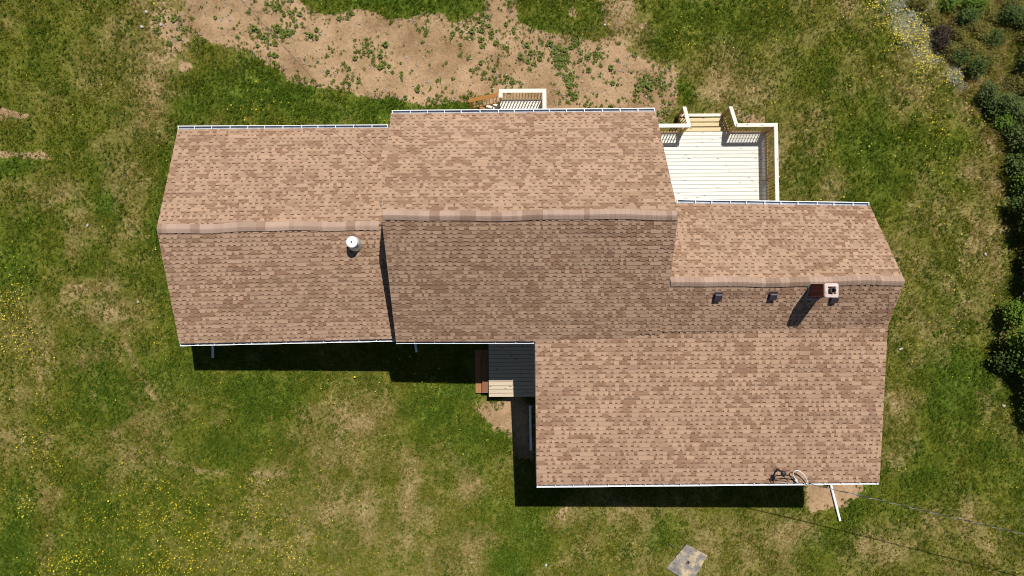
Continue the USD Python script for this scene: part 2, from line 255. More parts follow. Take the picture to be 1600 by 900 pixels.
DRY = [(245, 120, 45, 95, .75), (205, 40, 40, 60, .35), (285, 30, 40, 60, .6), (190, 270, 30, 60, .55), (85, 305, 40, 30, .55), (130, 330, 22, 18, .7), (115, 395, 20, 55, .45), (215, 300, 25, 60, .35), (140, 455, 45, 18, .75), (165, 500, 45, 45, .5), (70, 530, 20, 30, .4), (135, 350, 80, 60, .2), (20, 330, 22, 22, .5), (10, 680, 30, 50, .4),
       (150, 580, 45, 60, .35), (205, 690, 35, 35, .65), (75, 790, 14, 60, .6), (70, 870, 14, 60, .6), (540, 655, 60, 22, .75), (500, 690, 60, 30, .4), (560, 720, 80, 28, .5), (650, 720, 50, 40, .5), (520, 790, 70, 50, .5), (600, 800, 70, 70, .45), (640, 745, 60, 55, .45), (720, 760, 40, 50, .4), (755, 700, 50, 45, .3), (705, 860, 60, 30, .45),
       (500, 850, 80, 40, .35), (400, 820, 50, 30, .3), (590, 640, 40, 20, .4), (760, 640, 30, 22, .5), (960, 790, 60, 30, .35), (900, 800, 40, 30, .35), (860, 880, 50, 30, .4), (1075, 800, 22, 26, .45), (1120, 850, 70, 50, .35), (1230, 830, 35, 22, .55), (1490, 815, 55, 35, .6), (1450, 830, 40, 30, .4), (1395, 715, 28, 45, .5), (1405, 640, 25, 45, .6),
       (1420, 500, 35, 60, .4), (1450, 530, 70, 50, .35), (1380, 850, 60, 40, .3), (1500, 870, 90, 40, .35), (1540, 640, 45, 60, .35), (1330, 10, 45, 35, .7), (1360, 30, 30, 30, .6), (1260, 160, 30, 20, .35), (1280, 200, 60, 35, .3), (1245, 235, 50, 60, .3), (1430, 60, 35, 80, .45), (1465, 115, 45, 35, .6), (1500, 160, 40, 45, .65), (1530, 235, 40, 40, .6), (1555, 290, 30, 60, .6), (1530, 90, 70, 60, .8),
       (1555, 120, 45, 40, .85), (1480, 20, 60, 40, .35), (1590, 10, 50, 40, .8), (1580, 60, 40, 40, .4), (1540, 380, 35, 60, .6), (1520, 440, 45, 50, .4), (1450, 330, 40, 40, .25), (1420, 390, 40, 35, .35), (1100, 110, 55, 22, .65), (1130, 130, 40, 22, .55), (1165, 150, 30, 24, .5), (1060, 95, 30, 14, .5), (980, 40, 40, 40, .5), (960, 60, 40, 22, .3), (1300, 300, 60, 30, .2), (1560, 560, 30, 80, .35)]
LUSHS = [(420, 140, 130, 40, 1.), (560, 170, 110, 22, 1.), (300, 160, 40, 30, .9), (620, 5, 150, 24, 1.), (700, 162, 60, 14, .8), (160, 315, 26, 20, .9), (130, 325, 30, 14, .7), (250, 330, 26, 40, .7), (262, 260, 14, 60, .8), (20, 255, 45, 20, .9), (20, 410, 50, 40, .8), (30, 350, 40, 30, .4), (130, 420, 20, 20, .6), (265, 420, 18, 90, .6), (280, 580, 80, 60, .6), (420, 620, 110, 40, .5), (710, 610, 45, 22, 1.), (690, 640, 50, 30, .8),
         (730, 680, 50, 40, .7), (680, 700, 40, 40, .4), (180, 620, 60, 50, .5), (350, 700, 90, 40, .5), (130, 800, 60, 60, .5), (110, 860, 60, 50, .45), (20, 800, 30, 60, .6), (20, 860, 40, 50, .6), (860, 740, 25, 60, .8), (830, 830, 40, 40, .5), (790, 870, 30, 20, .9), (1040, 830, 40, 40, .5), (1110, 30, 120, 40, .55), (1060, 140, 22, 20, .9), (1010, 130, 24, 18, .9), (1150, 240, 40, 60, .3), (1270, 260, 40, 40, .5),
         (1350, 210, 60, 60, .6), (1280, 110, 60, 60, .35), (1420, 230, 60, 50, .35), (1490, 230, 40, 22, .6), (1370, 300, 40, 40, .4), (1330, 330, 20, 60, .5), (1360, 400, 30, 30, .4), (1500, 590, 70, 60, .7), (1470, 640, 60, 40, .7), (1500, 480, 40, 60, .5), (1540, 700, 50, 60, .5), (1450, 740, 60, 50, .55), (1340, 800, 30, 40, .7), (1400, 790, 60, 40, .45), (1500, 780, 80, 40, .4), (1580, 750, 40, 60, .6), (1290, 850, 70, 50, .4), (905, 20, 60, 40, .5), (860, 30, 40, 25, .6)]
TRACKS = [([(120, 505), (126, 545), (136, 593), (150, 625), (174, 652)], .8), ([(196, 535), (215, 580), (235, 615), (254, 637)], .9), ([(194, 678), (215, 695), (244, 714), (285, 730), (330, 738), (380, 740), (470, 741)], .8), ([(55, 560), (65, 605), (80, 650), (92, 672)], .5), ([(315, 662), (345, 662)], .6), ([(1450, 252), (1462, 257)], .5)]
def bump2(Q, E):
    out = np.zeros(len(Q))
    for x, y, a, b, w in E:
        r2 = ((Q[:, 0] - x) / a) ** 2 + ((Q[:, 1] - y) / b) ** 2; out = np.maximum(out, w * np.exp(-0.9 * r2))
    return out
def fb(P, s, seed, oct=4): return meshkit.fbm(np.column_stack([P[:, 0] * s, P[:, 1] * s, np.zeros(len(P))]), oct, seed)
def cover(P):
    """bare soil, dryness, lushness, rockiness and path wear at the ground points P (n x 2)."""
    P = np.asarray(P, float); G = np.column_stack([P, gz(P[:, 0], P[:, 1])]); Q = project(G)
    near = (np.abs(Q[:, 0] - 800) < 1400) & (np.abs(Q[:, 1] - 450) < 900)
    n1, n2, n3 = fb(P, 0.33, 11), fb(P, 1.3, 23, 5), fb(P, 0.75, 5)
    dirt, dry, lush, rock = np.zeros(len(P)), np.zeros(len(P)), np.zeros(len(P)), np.zeros(len(P))
    q = Q[near]; nn = n2[near] - 0.5; nb = n3[near] - 0.5
    wob = q + np.column_stack([(fb(P[near], 0.9, 41) - .5), (fb(P[near], 0.9, 57) - .5)]) * 26 + np.column_stack([(fb(P[near], 4.0, 43) - .5), (fb(P[near], 4.0, 59) - .5)]) * 12
    d = inside(DIRT_MAIN, wob); D = 1 / (1 + np.exp(-d / 3.0))
    for poly, w in DIRT_MORE: D = np.maximum(D, w / (1 + np.exp(-inside(poly, wob) / 2.2)))
    fringe = np.exp(-((q[:, 0] - 270) / 55) ** 2 - ((q[:, 1] - 40) / 75) ** 2)
    D = np.maximum(D, fringe * np.clip(0.55 + 3.2 * nn, 0, 0.9))
    dirt[near] = D
    wob2 = q + np.column_stack([(fb(P[near], 0.6, 71) - .5), (fb(P[near], 0.6, 77) - .5)]) * 40
    dr = bump2(wob2, DRY); lu = bump2(wob2, LUSHS)
    for line, w in TRACKS:
        from shapely import distance, points
        dd = distance(sg.LineString(line), points(q + 3 * np.column_stack([nn, nb]))); dr = np.maximum(dr, w * np.exp(-(dd / 2.6) ** 2) * np.clip(0.9 + 2.5 * nn, 0, 1.2))
    band = inside([(1362, -40), (1440, -40), (1462, 40), (1500, 100), (1515, 138), (1488, 136), (1440, 92), (1400, 50), (1368, 10)], wob)
    rock[near] = 1 / (1 + np.exp(-band / 4.0)) * np.clip(0.72 + 2.6 * nn, 0, 1)
    base = 0.10 + 1.5 * (n1[near] - 0.5)
    dry[near] = np.clip(dr * (1.05 + 2.6 * nn) + base * 0.5 + 0.9 * np.maximum(nn, 0) - 0.55 * lu, 0, 1)
    lush[near] = np.clip(lu * (1.1 + 1.6 * nn) + 1.5 * np.maximum(0.5 - n1[near], 0) - 0.4 * dr, 0, 1)
    dry[~near] = np.clip(0.25 + 1.4 * (n1[~near] - 0.5) + 1.2 * (n2[~near] - .5), 0, 1); lush[~near] = np.clip(0.3 + 1.5 * (0.5 - n1[~near]), 0, 1)
    return dirt, dry, lush, rock, Q

# ------------------------------------------------------------------ the ground: one sheet to the horizon, its bare soil and its gravel ridge as cut-outs of it
gx_ = np.unique(np.concatenate([-np.geomspace(25, 900, 26), np.arange(-25, 25.01, 0.105), np.geomspace(25, 900, 26)]).round(4))
gy_ = np.unique(np.concatenate([-np.geomspace(15.5, 900, 28), np.arange(-15.5, 15.51, 0.105), np.geomspace(15.5, 900, 28)]).round(4))
XX, YY = np.meshgrid(gx_, gy_); GP = np.column_stack([XX.ravel(), YY.ravel()])
c_dirt, c_dry, c_lush, c_rock, GQ = cover(GP)
lump = (fb(GP, 2.2, 91, 4) - 0.5) * 0.05 * (np.abs(GP[:, 0]) < 40) * (np.abs(GP[:, 1]) < 40)
GZ = gz(GP[:, 0], GP[:, 1]) + lump - 0.02 + c_rock * 0.12
nxg = len(gx_); ii = np.arange((len(gy_) - 1) * (nxg - 1)); r_, c_ = ii // (nxg - 1), ii % (nxg - 1); k0 = r_ * nxg + c_
quads = np.column_stack([k0, k0 + 1, k0 + nxg + 1, k0 + nxg])
def ground_piece(name, sel, label=None, cat=None):
    f = quads[sel]; used = np.unique(f); remap = np.zeros(len(GP), int); remap[used] = np.arange(len(used)); f = remap[f]
    V = np.column_stack([GP[used], GZ[used]])
    tm = trimesh.Trimesh(V, np.vstack([f[:, [0, 1, 2]], f[:, [0, 2, 3]]]), process=False)
    m = usdkit.mesh(stage, '/World/' + name, tm, GROUND, smooth=True); api = UsdGeom.PrimvarsAPI(m)
    api.CreatePrimvar('cover', Sdf.ValueTypeNames.Color3fArray, 'vertex').Set(Vt.Vec3fArray.FromNumpy(np.column_stack([c_dirt, c_dry, c_lush])[used].astype(np.float32)))
    api.CreatePrimvar('cover2', Sdf.ValueTypeNames.Color3fArray, 'vertex').Set(Vt.Vec3fArray.FromNumpy(np.column_stack([c_rock, c_rock, c_rock])[used].astype(np.float32)))
    return tag(m, label, cat, kind='structure')
qd, qr = c_dirt[quads].mean(1), c_rock[quads].mean(1)
inner = (np.abs(GP[quads[:, 0], 0]) < 25) & (np.abs(GP[quads[:, 0], 1]) < 15.5)
is_rock = (qr > 0.5) & inner; is_dirt = (qd > 0.5) & inner & ~is_rock
ground_piece('ground', ~(is_dirt | is_rock), 'patchy green and dry brown lawn all around the house', 'ground')
ground_piece('bare_soil', is_dirt, 'bare sandy brown soil, the largest patch along the top edge', 'soil')
ground_piece('gravel_ground', is_rock, 'grey stony strip edged with yellow flowers near the top right corner', 'gravel')

# ------------------------------------------------------------------ the house: surveyed roof corners
zL, zLr, zM, zMr, zR, zRr, zRk, zQ = 2.895, 4.327, 3.634, 6.213, 2.967, 4.925, 3.907, 3.147
house = placed('house', 'long house with tan shingled gable roofs over three joined sections', 'house', (0, 0, 0))
Lr1, Lr2 = at(245, 358, zLr), at(640, 351, zLr)
LN1, LN2 = at(278, 202.5, zL + .05), at(640, 199.5, zL + .05)
LS1, LS2 = at(280.5, 536.5, zL + .05), at(640, 528.5, zL + .05)
Mr1, Mr2 = at(596, 338, zMr), at(1060, 335.5, zMr)
MN1, MN2 = at(611, 178, zM + .08), at(1024.5, 174.5, zM + .08)
MS1, MSx = at(619, 533.5, zM + .08), at(836, 533, zM + .08)
nMS = np.cross(Mr2 - Mr1, MS1 - Mr1)
K1, S1 = on_plane(1033, 512, Mr1, nMS), on_plane(1047, 440, Mr1, nMS)
MS2 = MSx
Rr2 = at(1413.5, 439, zRr); Rr1 = np.array([S1[0] - 0.25, Rr2[1] - 0.02, zRr - .01])
RN2 = at(1359.5, 322, zR + .08); RN1 = at(1050, 317.5, zR + .08); RN1[0] = S1[0] - .25
Rk2 = at(1387, 510, zRk); QS1, QS2 = at(838.5, 757.5, zQ + .02), at(1374, 753, zQ + .02)
uM, uQ, uR = np.array([0, -.22, -.22 * .657]), np.array([0, .14, .014]), np.array([0, -.12, -.12 * .69])
MS2u = MS2 + uM + (K1 - MS2) * (.22 / (K1[1] - MS2[1]))
SLOPES = [  # left edge from eave up, right edge from eave up, light variant
    ('left section north slope', [LN1, Lr1], [LN2, Lr2]), ('left section south slope', [LS1, Lr1], [LS2, Lr2]),
    ('middle section north slope', [MN1, Mr1], [MN2, Mr2]), ('middle section south slope', [MS1, Mr1], [MS2u, K1 + uM, S1, Mr2]),
    ('right section north slope', [RN1, Rr1], [RN2, Rr2]), ('right section steep south slope', [K1 + uR, S1], [Rk2 + uR, Rr2]),
    ('right section low south slope', [QS1, MS2 + uQ, K1 + uQ], [QS2, Rk2 + uQ])]
LIGHT, MID, DARK = np.array([0.372, 0.243, 0.165]), np.array([0.312, 0.197, 0.130]), np.array([0.195, 0.114, 0.072])
def edge_fn(pts, axis_y):
    P = np.array(pts); t = (P[:, 1] - axis_y[0]) / (axis_y[1] - axis_y[0]); o = np.argsort(t); t, P = t[o], P[o]
    return lambda s: np.stack([np.interp(s, t, P[:, k]) for k in range(3)], -1)
big = []   # the tabs that show largest, each a piece of its own
slope_prims, slope_fields = [], []
for si, (what, le, re) in enumerate(SLOPES):
    le, re = [np.array(p) for p in le], [np.array(p) for p in re]
    y0, y1 = (le[0][1] + re[0][1]) / 2, (le[-1][1] + re[-1][1]) / 2
    FL, FR = edge_fn(le, (le[0][1], le[-1][1])), edge_fn(re, (re[0][1], re[-1][1]))
    a, b = FL(0.5), FR(0.5); up = (FL(1.0) + FR(1.0)) / 2 - (FL(0.0) + FR(0.0)) / 2
    if si == 6: up = Rk2 - QS2
    nrm = np.cross(b - a, up); nrm /= np.linalg.norm(nrm); nrm *= np.sign(nrm[2])
    length = np.linalg.norm(up); n = max(4, int(round(length / 0.143))); r = np.random.default_rng(100 + si)
    slope_prims.append(obj('roof_slope', prism({3: [MS1, Mr1, Mr2, S1, K1, MS2], 5: [K1, S1, Rr2, Rk2], 6: [QS1, MS2, K1, Rk2, QS2]}.get(si, le + re[::-1]), 0.05, 0.17), FELT, house, label=what))
    V, T = [], []
    blot = meshkit.noise(np.stack(np.meshgrid(np.arange(90) * .62, np.arange(60) * .45, [si * 9.], indexing='ij'), -1)[:, :, 0], 3)
    def patch(x, i): return (blot[int((x + 14) / .3) % 90, i % 60] - .5) * .45
    def piece(x0, x1, t0, t1, h0, h1, col, keep=False, band=None):
        q = []
        for t in (t0, t1):
            A, B = FL(np.clip(t, 0, 1)), FR(np.clip(t, 0, 1)); L = B[0] - A[0]
            s0, s1 = np.clip((x0 - A[0]) / L, 0, 1), np.clip((x1 - A[0]) / L, 0, 1)
            q += [A + (B - A) * s0, A + (B - A) * s1]
        if np.linalg.norm(q[0] - q[1]) < 0.02: return
        p0, p1, p2, p3 = q[0] + nrm * h0, q[1] + nrm * h0, q[3] + nrm * h1, q[2] + nrm * h1
        down = -nrm * (h0 + 0.004)
        vs = np.array([p0, p1, p2, p3, p0 + down, p1 + down, p1, p0, p0 + down, p0, p3, p3 - nrm * h1, p1, p1 + down, p2 - nrm * h1, p2])
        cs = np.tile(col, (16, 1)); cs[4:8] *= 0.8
        if band is not None: cs[2:4] = band; cs[0:2] = col
        if keep: big.append((np.linalg.norm(q[0] - q[1]), si, vs, cs))
        else: V.append(vs); T.append(cs)
    for i in range(n):
        t0, t1 = i / n, min((i + 1.12) / n, 1.0); A0, B0 = FL(t0), FR(t0)
        xa, xb = min(A0[0], FL(t1)[0]), max(B0[0], FR(t1)[0])
        x = xa - r.uniform(0, 0.3); tone = r.uniform(-0.05, 0.05); runs, lim = [], []
        while x < xb:                                             # the course itself, blended in long runs of tone
            w = r.uniform(0.07, 0.30); m = r.random() + patch(x, i); col = (DARK * 1.34 if m < .10 else MID if m < .42 else LIGHT) * (1 + tone + r.uniform(-.05, .05))
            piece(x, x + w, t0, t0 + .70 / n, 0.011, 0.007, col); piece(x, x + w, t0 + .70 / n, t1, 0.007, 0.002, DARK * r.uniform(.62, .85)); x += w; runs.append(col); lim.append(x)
        x = xa - r.uniform(0, 0.3)
        while x < xb:                                             # laminated tabs hanging over the printed band of the course below
            w = r.choice([0.085, 0.11, 0.14, 0.18, 0.24, 0.34, 0.48], p=[.18, .28, .26, .16, .07, .04, .01]) * r.uniform(.92, 1.08); g = r.choice([.06, .085, .11, .14], p=[.25, .36, .28, .11])
            col = runs[min(np.searchsorted(lim, x + w / 2), len(runs) - 1)] * r.uniform(.97, 1.05)
            if r.random() < .34: col = (LIGHT * 1.10 if r.random() < .62 else DARK * 1.3) * (1 + tone)
            piece(x, x + w, t0 - 0.31 / n, t0 + 0.55 / n, 0.024, 0.0125, col, keep=True); x += w + g
    slope_fields.append((V, T))
big.sort(key=lambda b: -b[0])
QF = np.array([[0, 1, 2, 3], [4, 5, 6, 7], [8, 9, 10, 11], [12, 13, 14, 15]])
QF = np.vstack([QF[:, [0, 1, 2]], QF[:, [0, 2, 3]]])
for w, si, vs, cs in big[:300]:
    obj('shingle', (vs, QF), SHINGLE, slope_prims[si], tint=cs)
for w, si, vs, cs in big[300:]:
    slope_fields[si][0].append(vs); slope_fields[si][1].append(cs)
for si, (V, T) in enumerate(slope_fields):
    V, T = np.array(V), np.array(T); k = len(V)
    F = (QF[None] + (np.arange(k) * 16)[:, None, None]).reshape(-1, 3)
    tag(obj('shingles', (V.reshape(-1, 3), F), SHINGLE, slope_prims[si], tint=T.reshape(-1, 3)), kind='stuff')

def ridge(a, b, seed, nN, nS, x_from):
    """Cap shingles lapped along a slightly wavy ridge."""
    r = np.random.default_rng(seed); cap = tag(UsdGeom.Xform.Define(stage, path_for('ridge_cap', str(house.GetPath()))))
    L = b - a; n = int(np.linalg.norm(L) / 0.15); ph = r.uniform(0, 6, 3)
    def mid(s):
        p = a + L * s; w = 0.022 * math.sin(s * 9 + ph[0]) + 0.012 * math.sin(s * 23 + ph[1]); return p + [0, w * .9, 0.045 + 0.5 * w]
    for i in range(n):
        s0, s1 = i / n, min((i + 1.15) / n, 1.0); vs = []
        if i == 0 or r.random() < .55: m = r.random(); kc = (np.array([.39, .275, .215]) if m < .5 else np.array([.345, .24, .182]) if m < .85 else np.array([.285, .19, .14]))
        col = kc * r.uniform(.95, 1.05)
        for s, h in ((s0, 0.012), (s1, 0.003)):
            c = mid(s) + [0, 0, h]
            prof = [(0.165, -0.165 * nN - .02), (0.165, -0.165 * nN), (0.05, -0.05 * nN * .9), (0.0, -0.004), (-0.045, -0.045 * nS * .9), (-0.135, -0.135 * nS), (-0.135, -0.135 * nS - .035)]
            vs += [c + [0, y, z] for y, z in prof]
        f = [[j, j + 1, 8 + j, 7 + j] for j in range(6)] + [[0, 1, 5, 6], [1, 2, 4, 5], [2, 3, 4, 4]]
        obj('cap_shingle', (np.array(vs), np.array(f)), SHINGLE, cap, tint=col)
ridge(at(246, 358, zLr), at(592, 352, zLr), 1, .38, .38, 0)
ridge(at(598, 337.5, zMr), at(1058, 335.5, zMr), 2, .66, .66, 0)
ridge(np.array([S1[0] + .02, Rr2[1], zRr]), at(1413, 439, zRr), 3, .70, .69, 0)

def gutter(a, b, out, inset0=0.0):
    """A K-style gutter from a to b (the outer upper edge), open at the top, held by straps."""
    a, b = np.array(a), np.array(b); d = (b - a) / np.linalg.norm(b - a); o = np.array([0, out, 0.0])
    prof = [(-0.130, 0.0), (-0.130, -0.085), (-0.055, -0.085), (-0.025, -0.062), (-0.006, -0.03), (-0.002, 0.0), (-0.022, 0.004), (-0.022, -0.008)]
    th = 0.0025; MBm = MB(); P = [np.array([e + o * y + [0, 0, z] for y, z in prof]) for e in (a, b)]
    k = len(prof); v = np.vstack(P); f = [[i, i + 1, k + i + 1, k + i] for i in range(k - 1)]; MBm.add(v, f)
    v2 = v + np.tile(np.array([[0, th * out * (1 if i > 1 else -1), -th if 0 < i < 5 else 0] for i in range(k)]), (2, 1)); MBm.add(v2, [q[::-1] for q in f])
    for e in P:                                                    # end caps
        q = e[:6]; MBm.add(np.vstack([q, q + d * 0.003]), [[0, 1, 2, 2], [0, 2, 3, 3], [0, 3, 4, 4], [0, 4, 5, 5], [6, 8, 7, 7], [6, 9, 8, 8], [6, 10, 9, 9], [6, 11, 10, 10]])
    g = obj('gutter', MBm, WHITE_METAL, house)
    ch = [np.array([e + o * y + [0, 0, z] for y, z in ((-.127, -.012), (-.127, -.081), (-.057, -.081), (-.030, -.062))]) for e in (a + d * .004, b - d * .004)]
    obj('gutter_channel', MB().add(np.vstack(ch), [[i, i + 1, 5 + i, 4 + i] for i in range(3)]), GUTTER_IN, g)  # extra sheet over floor and back, coloured as shaded, dirty metal
    L = np.linalg.norm(b - a); n = int(L / 0.58); r = np.random.default_rng(int(abs(a[0] * 100)) + 5)
    for i in range(n + 1):
        s = np.clip((i + r.uniform(-.08, .08)) / n, 0.003, .997) * L; p = a + d * s
        obj('gutter_strap', MB().beam(p - o * .132 + [0, 0, -.004], p - o * .004 + [0, 0, -.004], .024, .004), WHITE_METAL, g)
gutter(at(277.5, 196.5, zL), at(606.5, 194.5, zL), 1); gutter(at(281, 541, zL), at(617, 533.6, zL), -1)
gutter(at(612, 172, zM), at(1023.5, 168.5, zM), 1); gutter(at(619, 537.5, zM), at(834.3, 537, zM), -1)
gutter(at(1057.5, 311.4, zR), at(1358.5, 316, zR), 1); gutter(at(838.5, 762, zQ), at(1373.5, 757, zQ), -1)

for a, b in ((LN1, Lr1), (LS1, Lr1), (MN1, Mr1), (MS1, Mr1), (MN2, Mr2), (Mr2, S1), (RN2, Rr2), (Rr2, Rk2), (Rk2, QS2), (MS2, QS1)):
    obj('rake_board', MB().beam(a - [0, 0, .125], b - [0, 0, .125], .022, .17), WHITE_TRIM, house)

def lap_wall(profile, x0, x1):
    """A section's outer walls: the gable outline (y, z) drawn out along x."""
    m = trimesh.creation.extrude_polygon(sg.Polygon(profile), x1 - x0, engine='earcut')
    m.apply_transform(np.array([[0, 0, 1, x0], [1, 0, 0, 0], [0, 1, 0, 0], [0, 0, 0, 1.]])); return m
obj('wall', lap_wall([(-0.60, -1.2), (5.95, -1.2), (5.95, zL - .05), (2.7, zLr - .24), (-0.60, zL - .05)], -10.95, -3.42), SIDING, house, label='left section wall')
obj('wall', lap_wall([(-0.68, -1.5), (6.20, -1.5), (6.20, zM + .05), (2.75, zMr - .27), (-0.68, zM + .05)], -3.40, 4.72), SIDING, house, label='middle section wall')
obj('wall', lap_wall([(-5.58, -2.2), (3.10, -2.2), (3.10, zR + .05), (0.79, zRr - .27), (-0.68, zRk - .26), (-5.58, zQ - .12)], 1.28, 12.1), SIDING, house, label='right section wall')

# ---- chimney
nRS = np.cross(Rr2 - Rk2, K1 - Rk2); nRS *= np.sign(nRS[2])
zt = 5.88
c0, c1 = at(1289.5, 464.5, zt), at(1310, 443, zt); cw, cd = c1[0] - c0[0], c1[1] - c0[1]; ccx, ccy = (c0[0] + c1[0]) / 2, (c0[1] + c1[1]) / 2
chim = obj('chimney', MB().beam((ccx, ccy, 4.2), (ccx, ccy, zt - .08), cw - .03, cd - .03, up=(0, 1, 0)), MORTAR, house)
for k in range(21):
    z = 4.2 + k * .0735 + .035; nb = 2
    for side in range(4):
        for j in range(nb):
            horiz = side < 2; L = (cw if horiz else cd); bl = L / nb - .012; off = (j - .5) * L / nb + (0.05 if k % 2 else -0.05) * (1 if j else 1) * .6
            bl2 = bl - 0.02
            c = np.array([ccx + off * 0.9, ccy + (cd / 2 - .03) * (1 if side else -1), z]) if horiz else np.array([ccx + (cw / 2 - .03) * (1 if side == 2 else -1), ccy + off * 0.9, z])
            d = np.array([1, 0, 0]) if horiz else np.array([0, 1, 0]); jit = rng.uniform(-.002, .002)
            obj('brick', MB().beam(c - d * bl2 / 2, c + d * bl2 / 2, .06 + jit, .062), BRICK[(k * 7 + side * 3 + j) % 2], chim)
cr = MB(); w2, d2 = cw / 2 + .012, cd / 2 + .012; inn = .115; ch = .045
ring = lambda a, b, z, c=ch: [(ccx + x, ccy + y, z) for x, y in [(-a + c, -b), (a - c, -b), (a, -b + c), (a, b - c), (a - c, b), (-a + c, b), (-a, b - c), (-a, -b + c)]]
rings = [ring(w2, d2, zt - .085), ring(w2, d2, zt - .02), ring(w2 - .02, d2 - .02, zt), ring(inn + .01, inn + .01, zt + .012, .012), ring(inn, inn, zt + .005, .012), ring(inn, inn, zt - .5, .012)]
cr.add(np.vstack(rings), [[i * 8 + j, i * 8 + (j + 1) % 8, (i + 1) * 8 + (j + 1) % 8, (i + 1) * 8 + j] for i in range(5) for j in range(8)])
obj('chimney_crown', cr, CROWN, chim)
obj('flue_lining', MB().lathe([(.085, zt - .4), (.085, zt + .09), (.066, zt + .09), (.06, zt - .4)], (ccx + .01, ccy, 0)), FLUE, chim)
obj('flue_hole', MB().beam((ccx, ccy, zt - .42), (ccx, ccy, zt - .36), .23, .23, up=(0, 1, 0)), SOOT, chim)  # solid near-black block low in the flue
fl = MB()
for (ax, ay), (bx, by) in (((-1, -1), (1, -1)), ((1, 1), (-1, 1)), ((-1, 1), (-1, -1)), ((1, -1), (1, 1))):
    pa, pb = np.array([ccx + ax * (cw / 2 + .02), ccy + ay * (cd / 2 + .02), 0]), np.array([ccx + bx * (cw / 2 + .02), ccy + by * (cd / 2 + .02), 0])
    for p in (pa, pb): p[2] = Rr2[2] - np.dot(nRS[:2], p[:2] - Rr2[:2]) / nRS[2] + .035 if p[1] < Rr2[1] else Rr2[2] - .7 * (p[1] - Rr2[1]) + .035
    o = np.array([(pa[0] + pb[0]) / 2 - ccx, (pa[1] + pb[1]) / 2 - ccy, 0]); o /= np.linalg.norm(o)
    fl.add([pa, pb, pb + [0, 0, .05], pa + [0, 0, .05], pa + o * .035 + [0, 0, -.004 - .035 * o[1] * -0.69], pb + o * .035 + [0, 0, -.004 - .035 * o[1] * -0.69]], [[0, 1, 2, 3], [4, 5, 1, 0]])
obj('chimney_flashing', fl, LEAD, chim)

# ---- three low box vents and the metal flue
uS = (Rk2 - Rr2); uS = np.array([0, uS[1], uS[2]]); uS /= np.linalg.norm(uS); nS = nRS / np.linalg.norm(nRS)
for px, py in ((1125.5, 462), (1211, 461.5), (1306.5, 466)):
    p = on_plane(px - 4, py, Rr2, nRS) + nS * .025; v = obj('roof_vent', MB().beam(p - uS * .145, p + uS * .145, .27, .012, up=nS), BROWN_METAL, house)
    hood = MB(); ex = np.array([1., 0, 0]); q = []
    for h, s, e in ((.01, .10, 0), (.07, .118, .012), (.080, .108, .012)):
        c = p + nS * h + uS * e; q += [c - ex * s - uS * s, c + ex * s - uS * s, c + ex * s + uS * s, c - ex * s + uS * s]
    hood.add(q, [[i * 4 + j, i * 4 + (j + 1) % 4, (i + 1) * 4 + (j + 1) % 4, (i + 1) * 4 + j] for i in range(2) for j in range(4)] + [[8, 9, 10, 11]])
    obj('vent_hood', hood, BROWN_METAL, v)
    obj('vent_lip', MB().beam(p + nS * .083 - uS * .09 - ex * .10, p + nS * .083 - uS * .09 + ex * .10, .018, .006, up=nS), LEAD, v)
nLS = np.cross(Lr2 - Lr1, LS1 - Lr1); fb0 = on_plane(554.5, 380, Lr1, nLS); fz = fb0[2]
flue = obj('metal_flue', MB().lathe([(.135, fz - .15), (.135, fz + .33)], fb0 * [1, 1, 0]), GALV, house, smooth=30)
obj('flue_skirt', MB().lathe([(.265, fz - .10), (.262, fz - .02), (.19, fz + .10), (.165, fz + .15), (.136, fz + .17)], fb0 * [1, 1, 0], 32), GALV, flue, smooth=30)
obj('storm_collar', MB().lathe([(.19, fz + .19), (.188, fz + .20), (.136, fz + .235)], fb0 * [1, 1, 0], 32), GALV, flue, smooth=30)
obj('flue_cap', MB().lathe([(.15, fz + .33), (.185, fz + .335), (.19, fz + .37), (.185, fz + .42), (.178, fz + .44), (.16, fz + .452), (.13, fz + .452), (.125, fz + .446), (.03, fz + .462), (.026, fz + .47)], fb0 * [1, 1, 0], 36), WHITE_METAL, flue, smooth=35)
obj('cap_bolt', MB().lathe([(.026, fz + .462), (.026, fz + .485), (.001, fz + .487)], fb0 * [1, 1, 0], 10), BLACK, flue)

# ------------------------------------------------------------------ timber decks
def rail(t, a, b, z_floor0, z_floor1, h=1.0, cap_mat=None, capw=.14, posts=True, pitch=.106, gap0=0.1, gap1=0.1, up_mat=WOOD_Z):
    """A railing from a to b (plan points of the cap's centre line)."""
    a, b = np.array(a, float)[:2], np.array(b, float)[:2]; A, B = np.array([*a, z_floor0]), np.array([*b, z_floor1]); d = B - A; L = np.linalg.norm(d[:2]); e = d / np.linalg.norm(d)
    obj('rail_cap', MB().beam(A + [0, 0, h], B + [0, 0, h], capw, .036), cap_mat, t)
    for z, w, hh in ((h - .065, .038, .088), (.085, .038, .07)):
        obj('rail_bar', MB().beam(A + [0, 0, z], B + [0, 0, z], w, hh), up_mat, t)
    n = int((L - gap0 - gap1) / pitch); hx = np.array([d[0], d[1], 0]) / L; sd = np.array([-hx[1], hx[0], 0])
    for i in range(n + 1):
        p = A + d * ((gap0 + (L - gap0 - gap1) * i / max(n, 1)) / L)
        obj('baluster', MB().beam(p + [0, 0, .05], p + [0, 0, h - .02], .031, .031, up=hx, bev=.003), up_mat, t)
    if posts:
        for q in (A, B):
            q = q + hx * (.045 if q is A else -.045); obj('rail_post', MB().beam(q + [0, 0, -.15], q + [0, 0, h - .02], .089, .089, up=hx), up_mat, t)
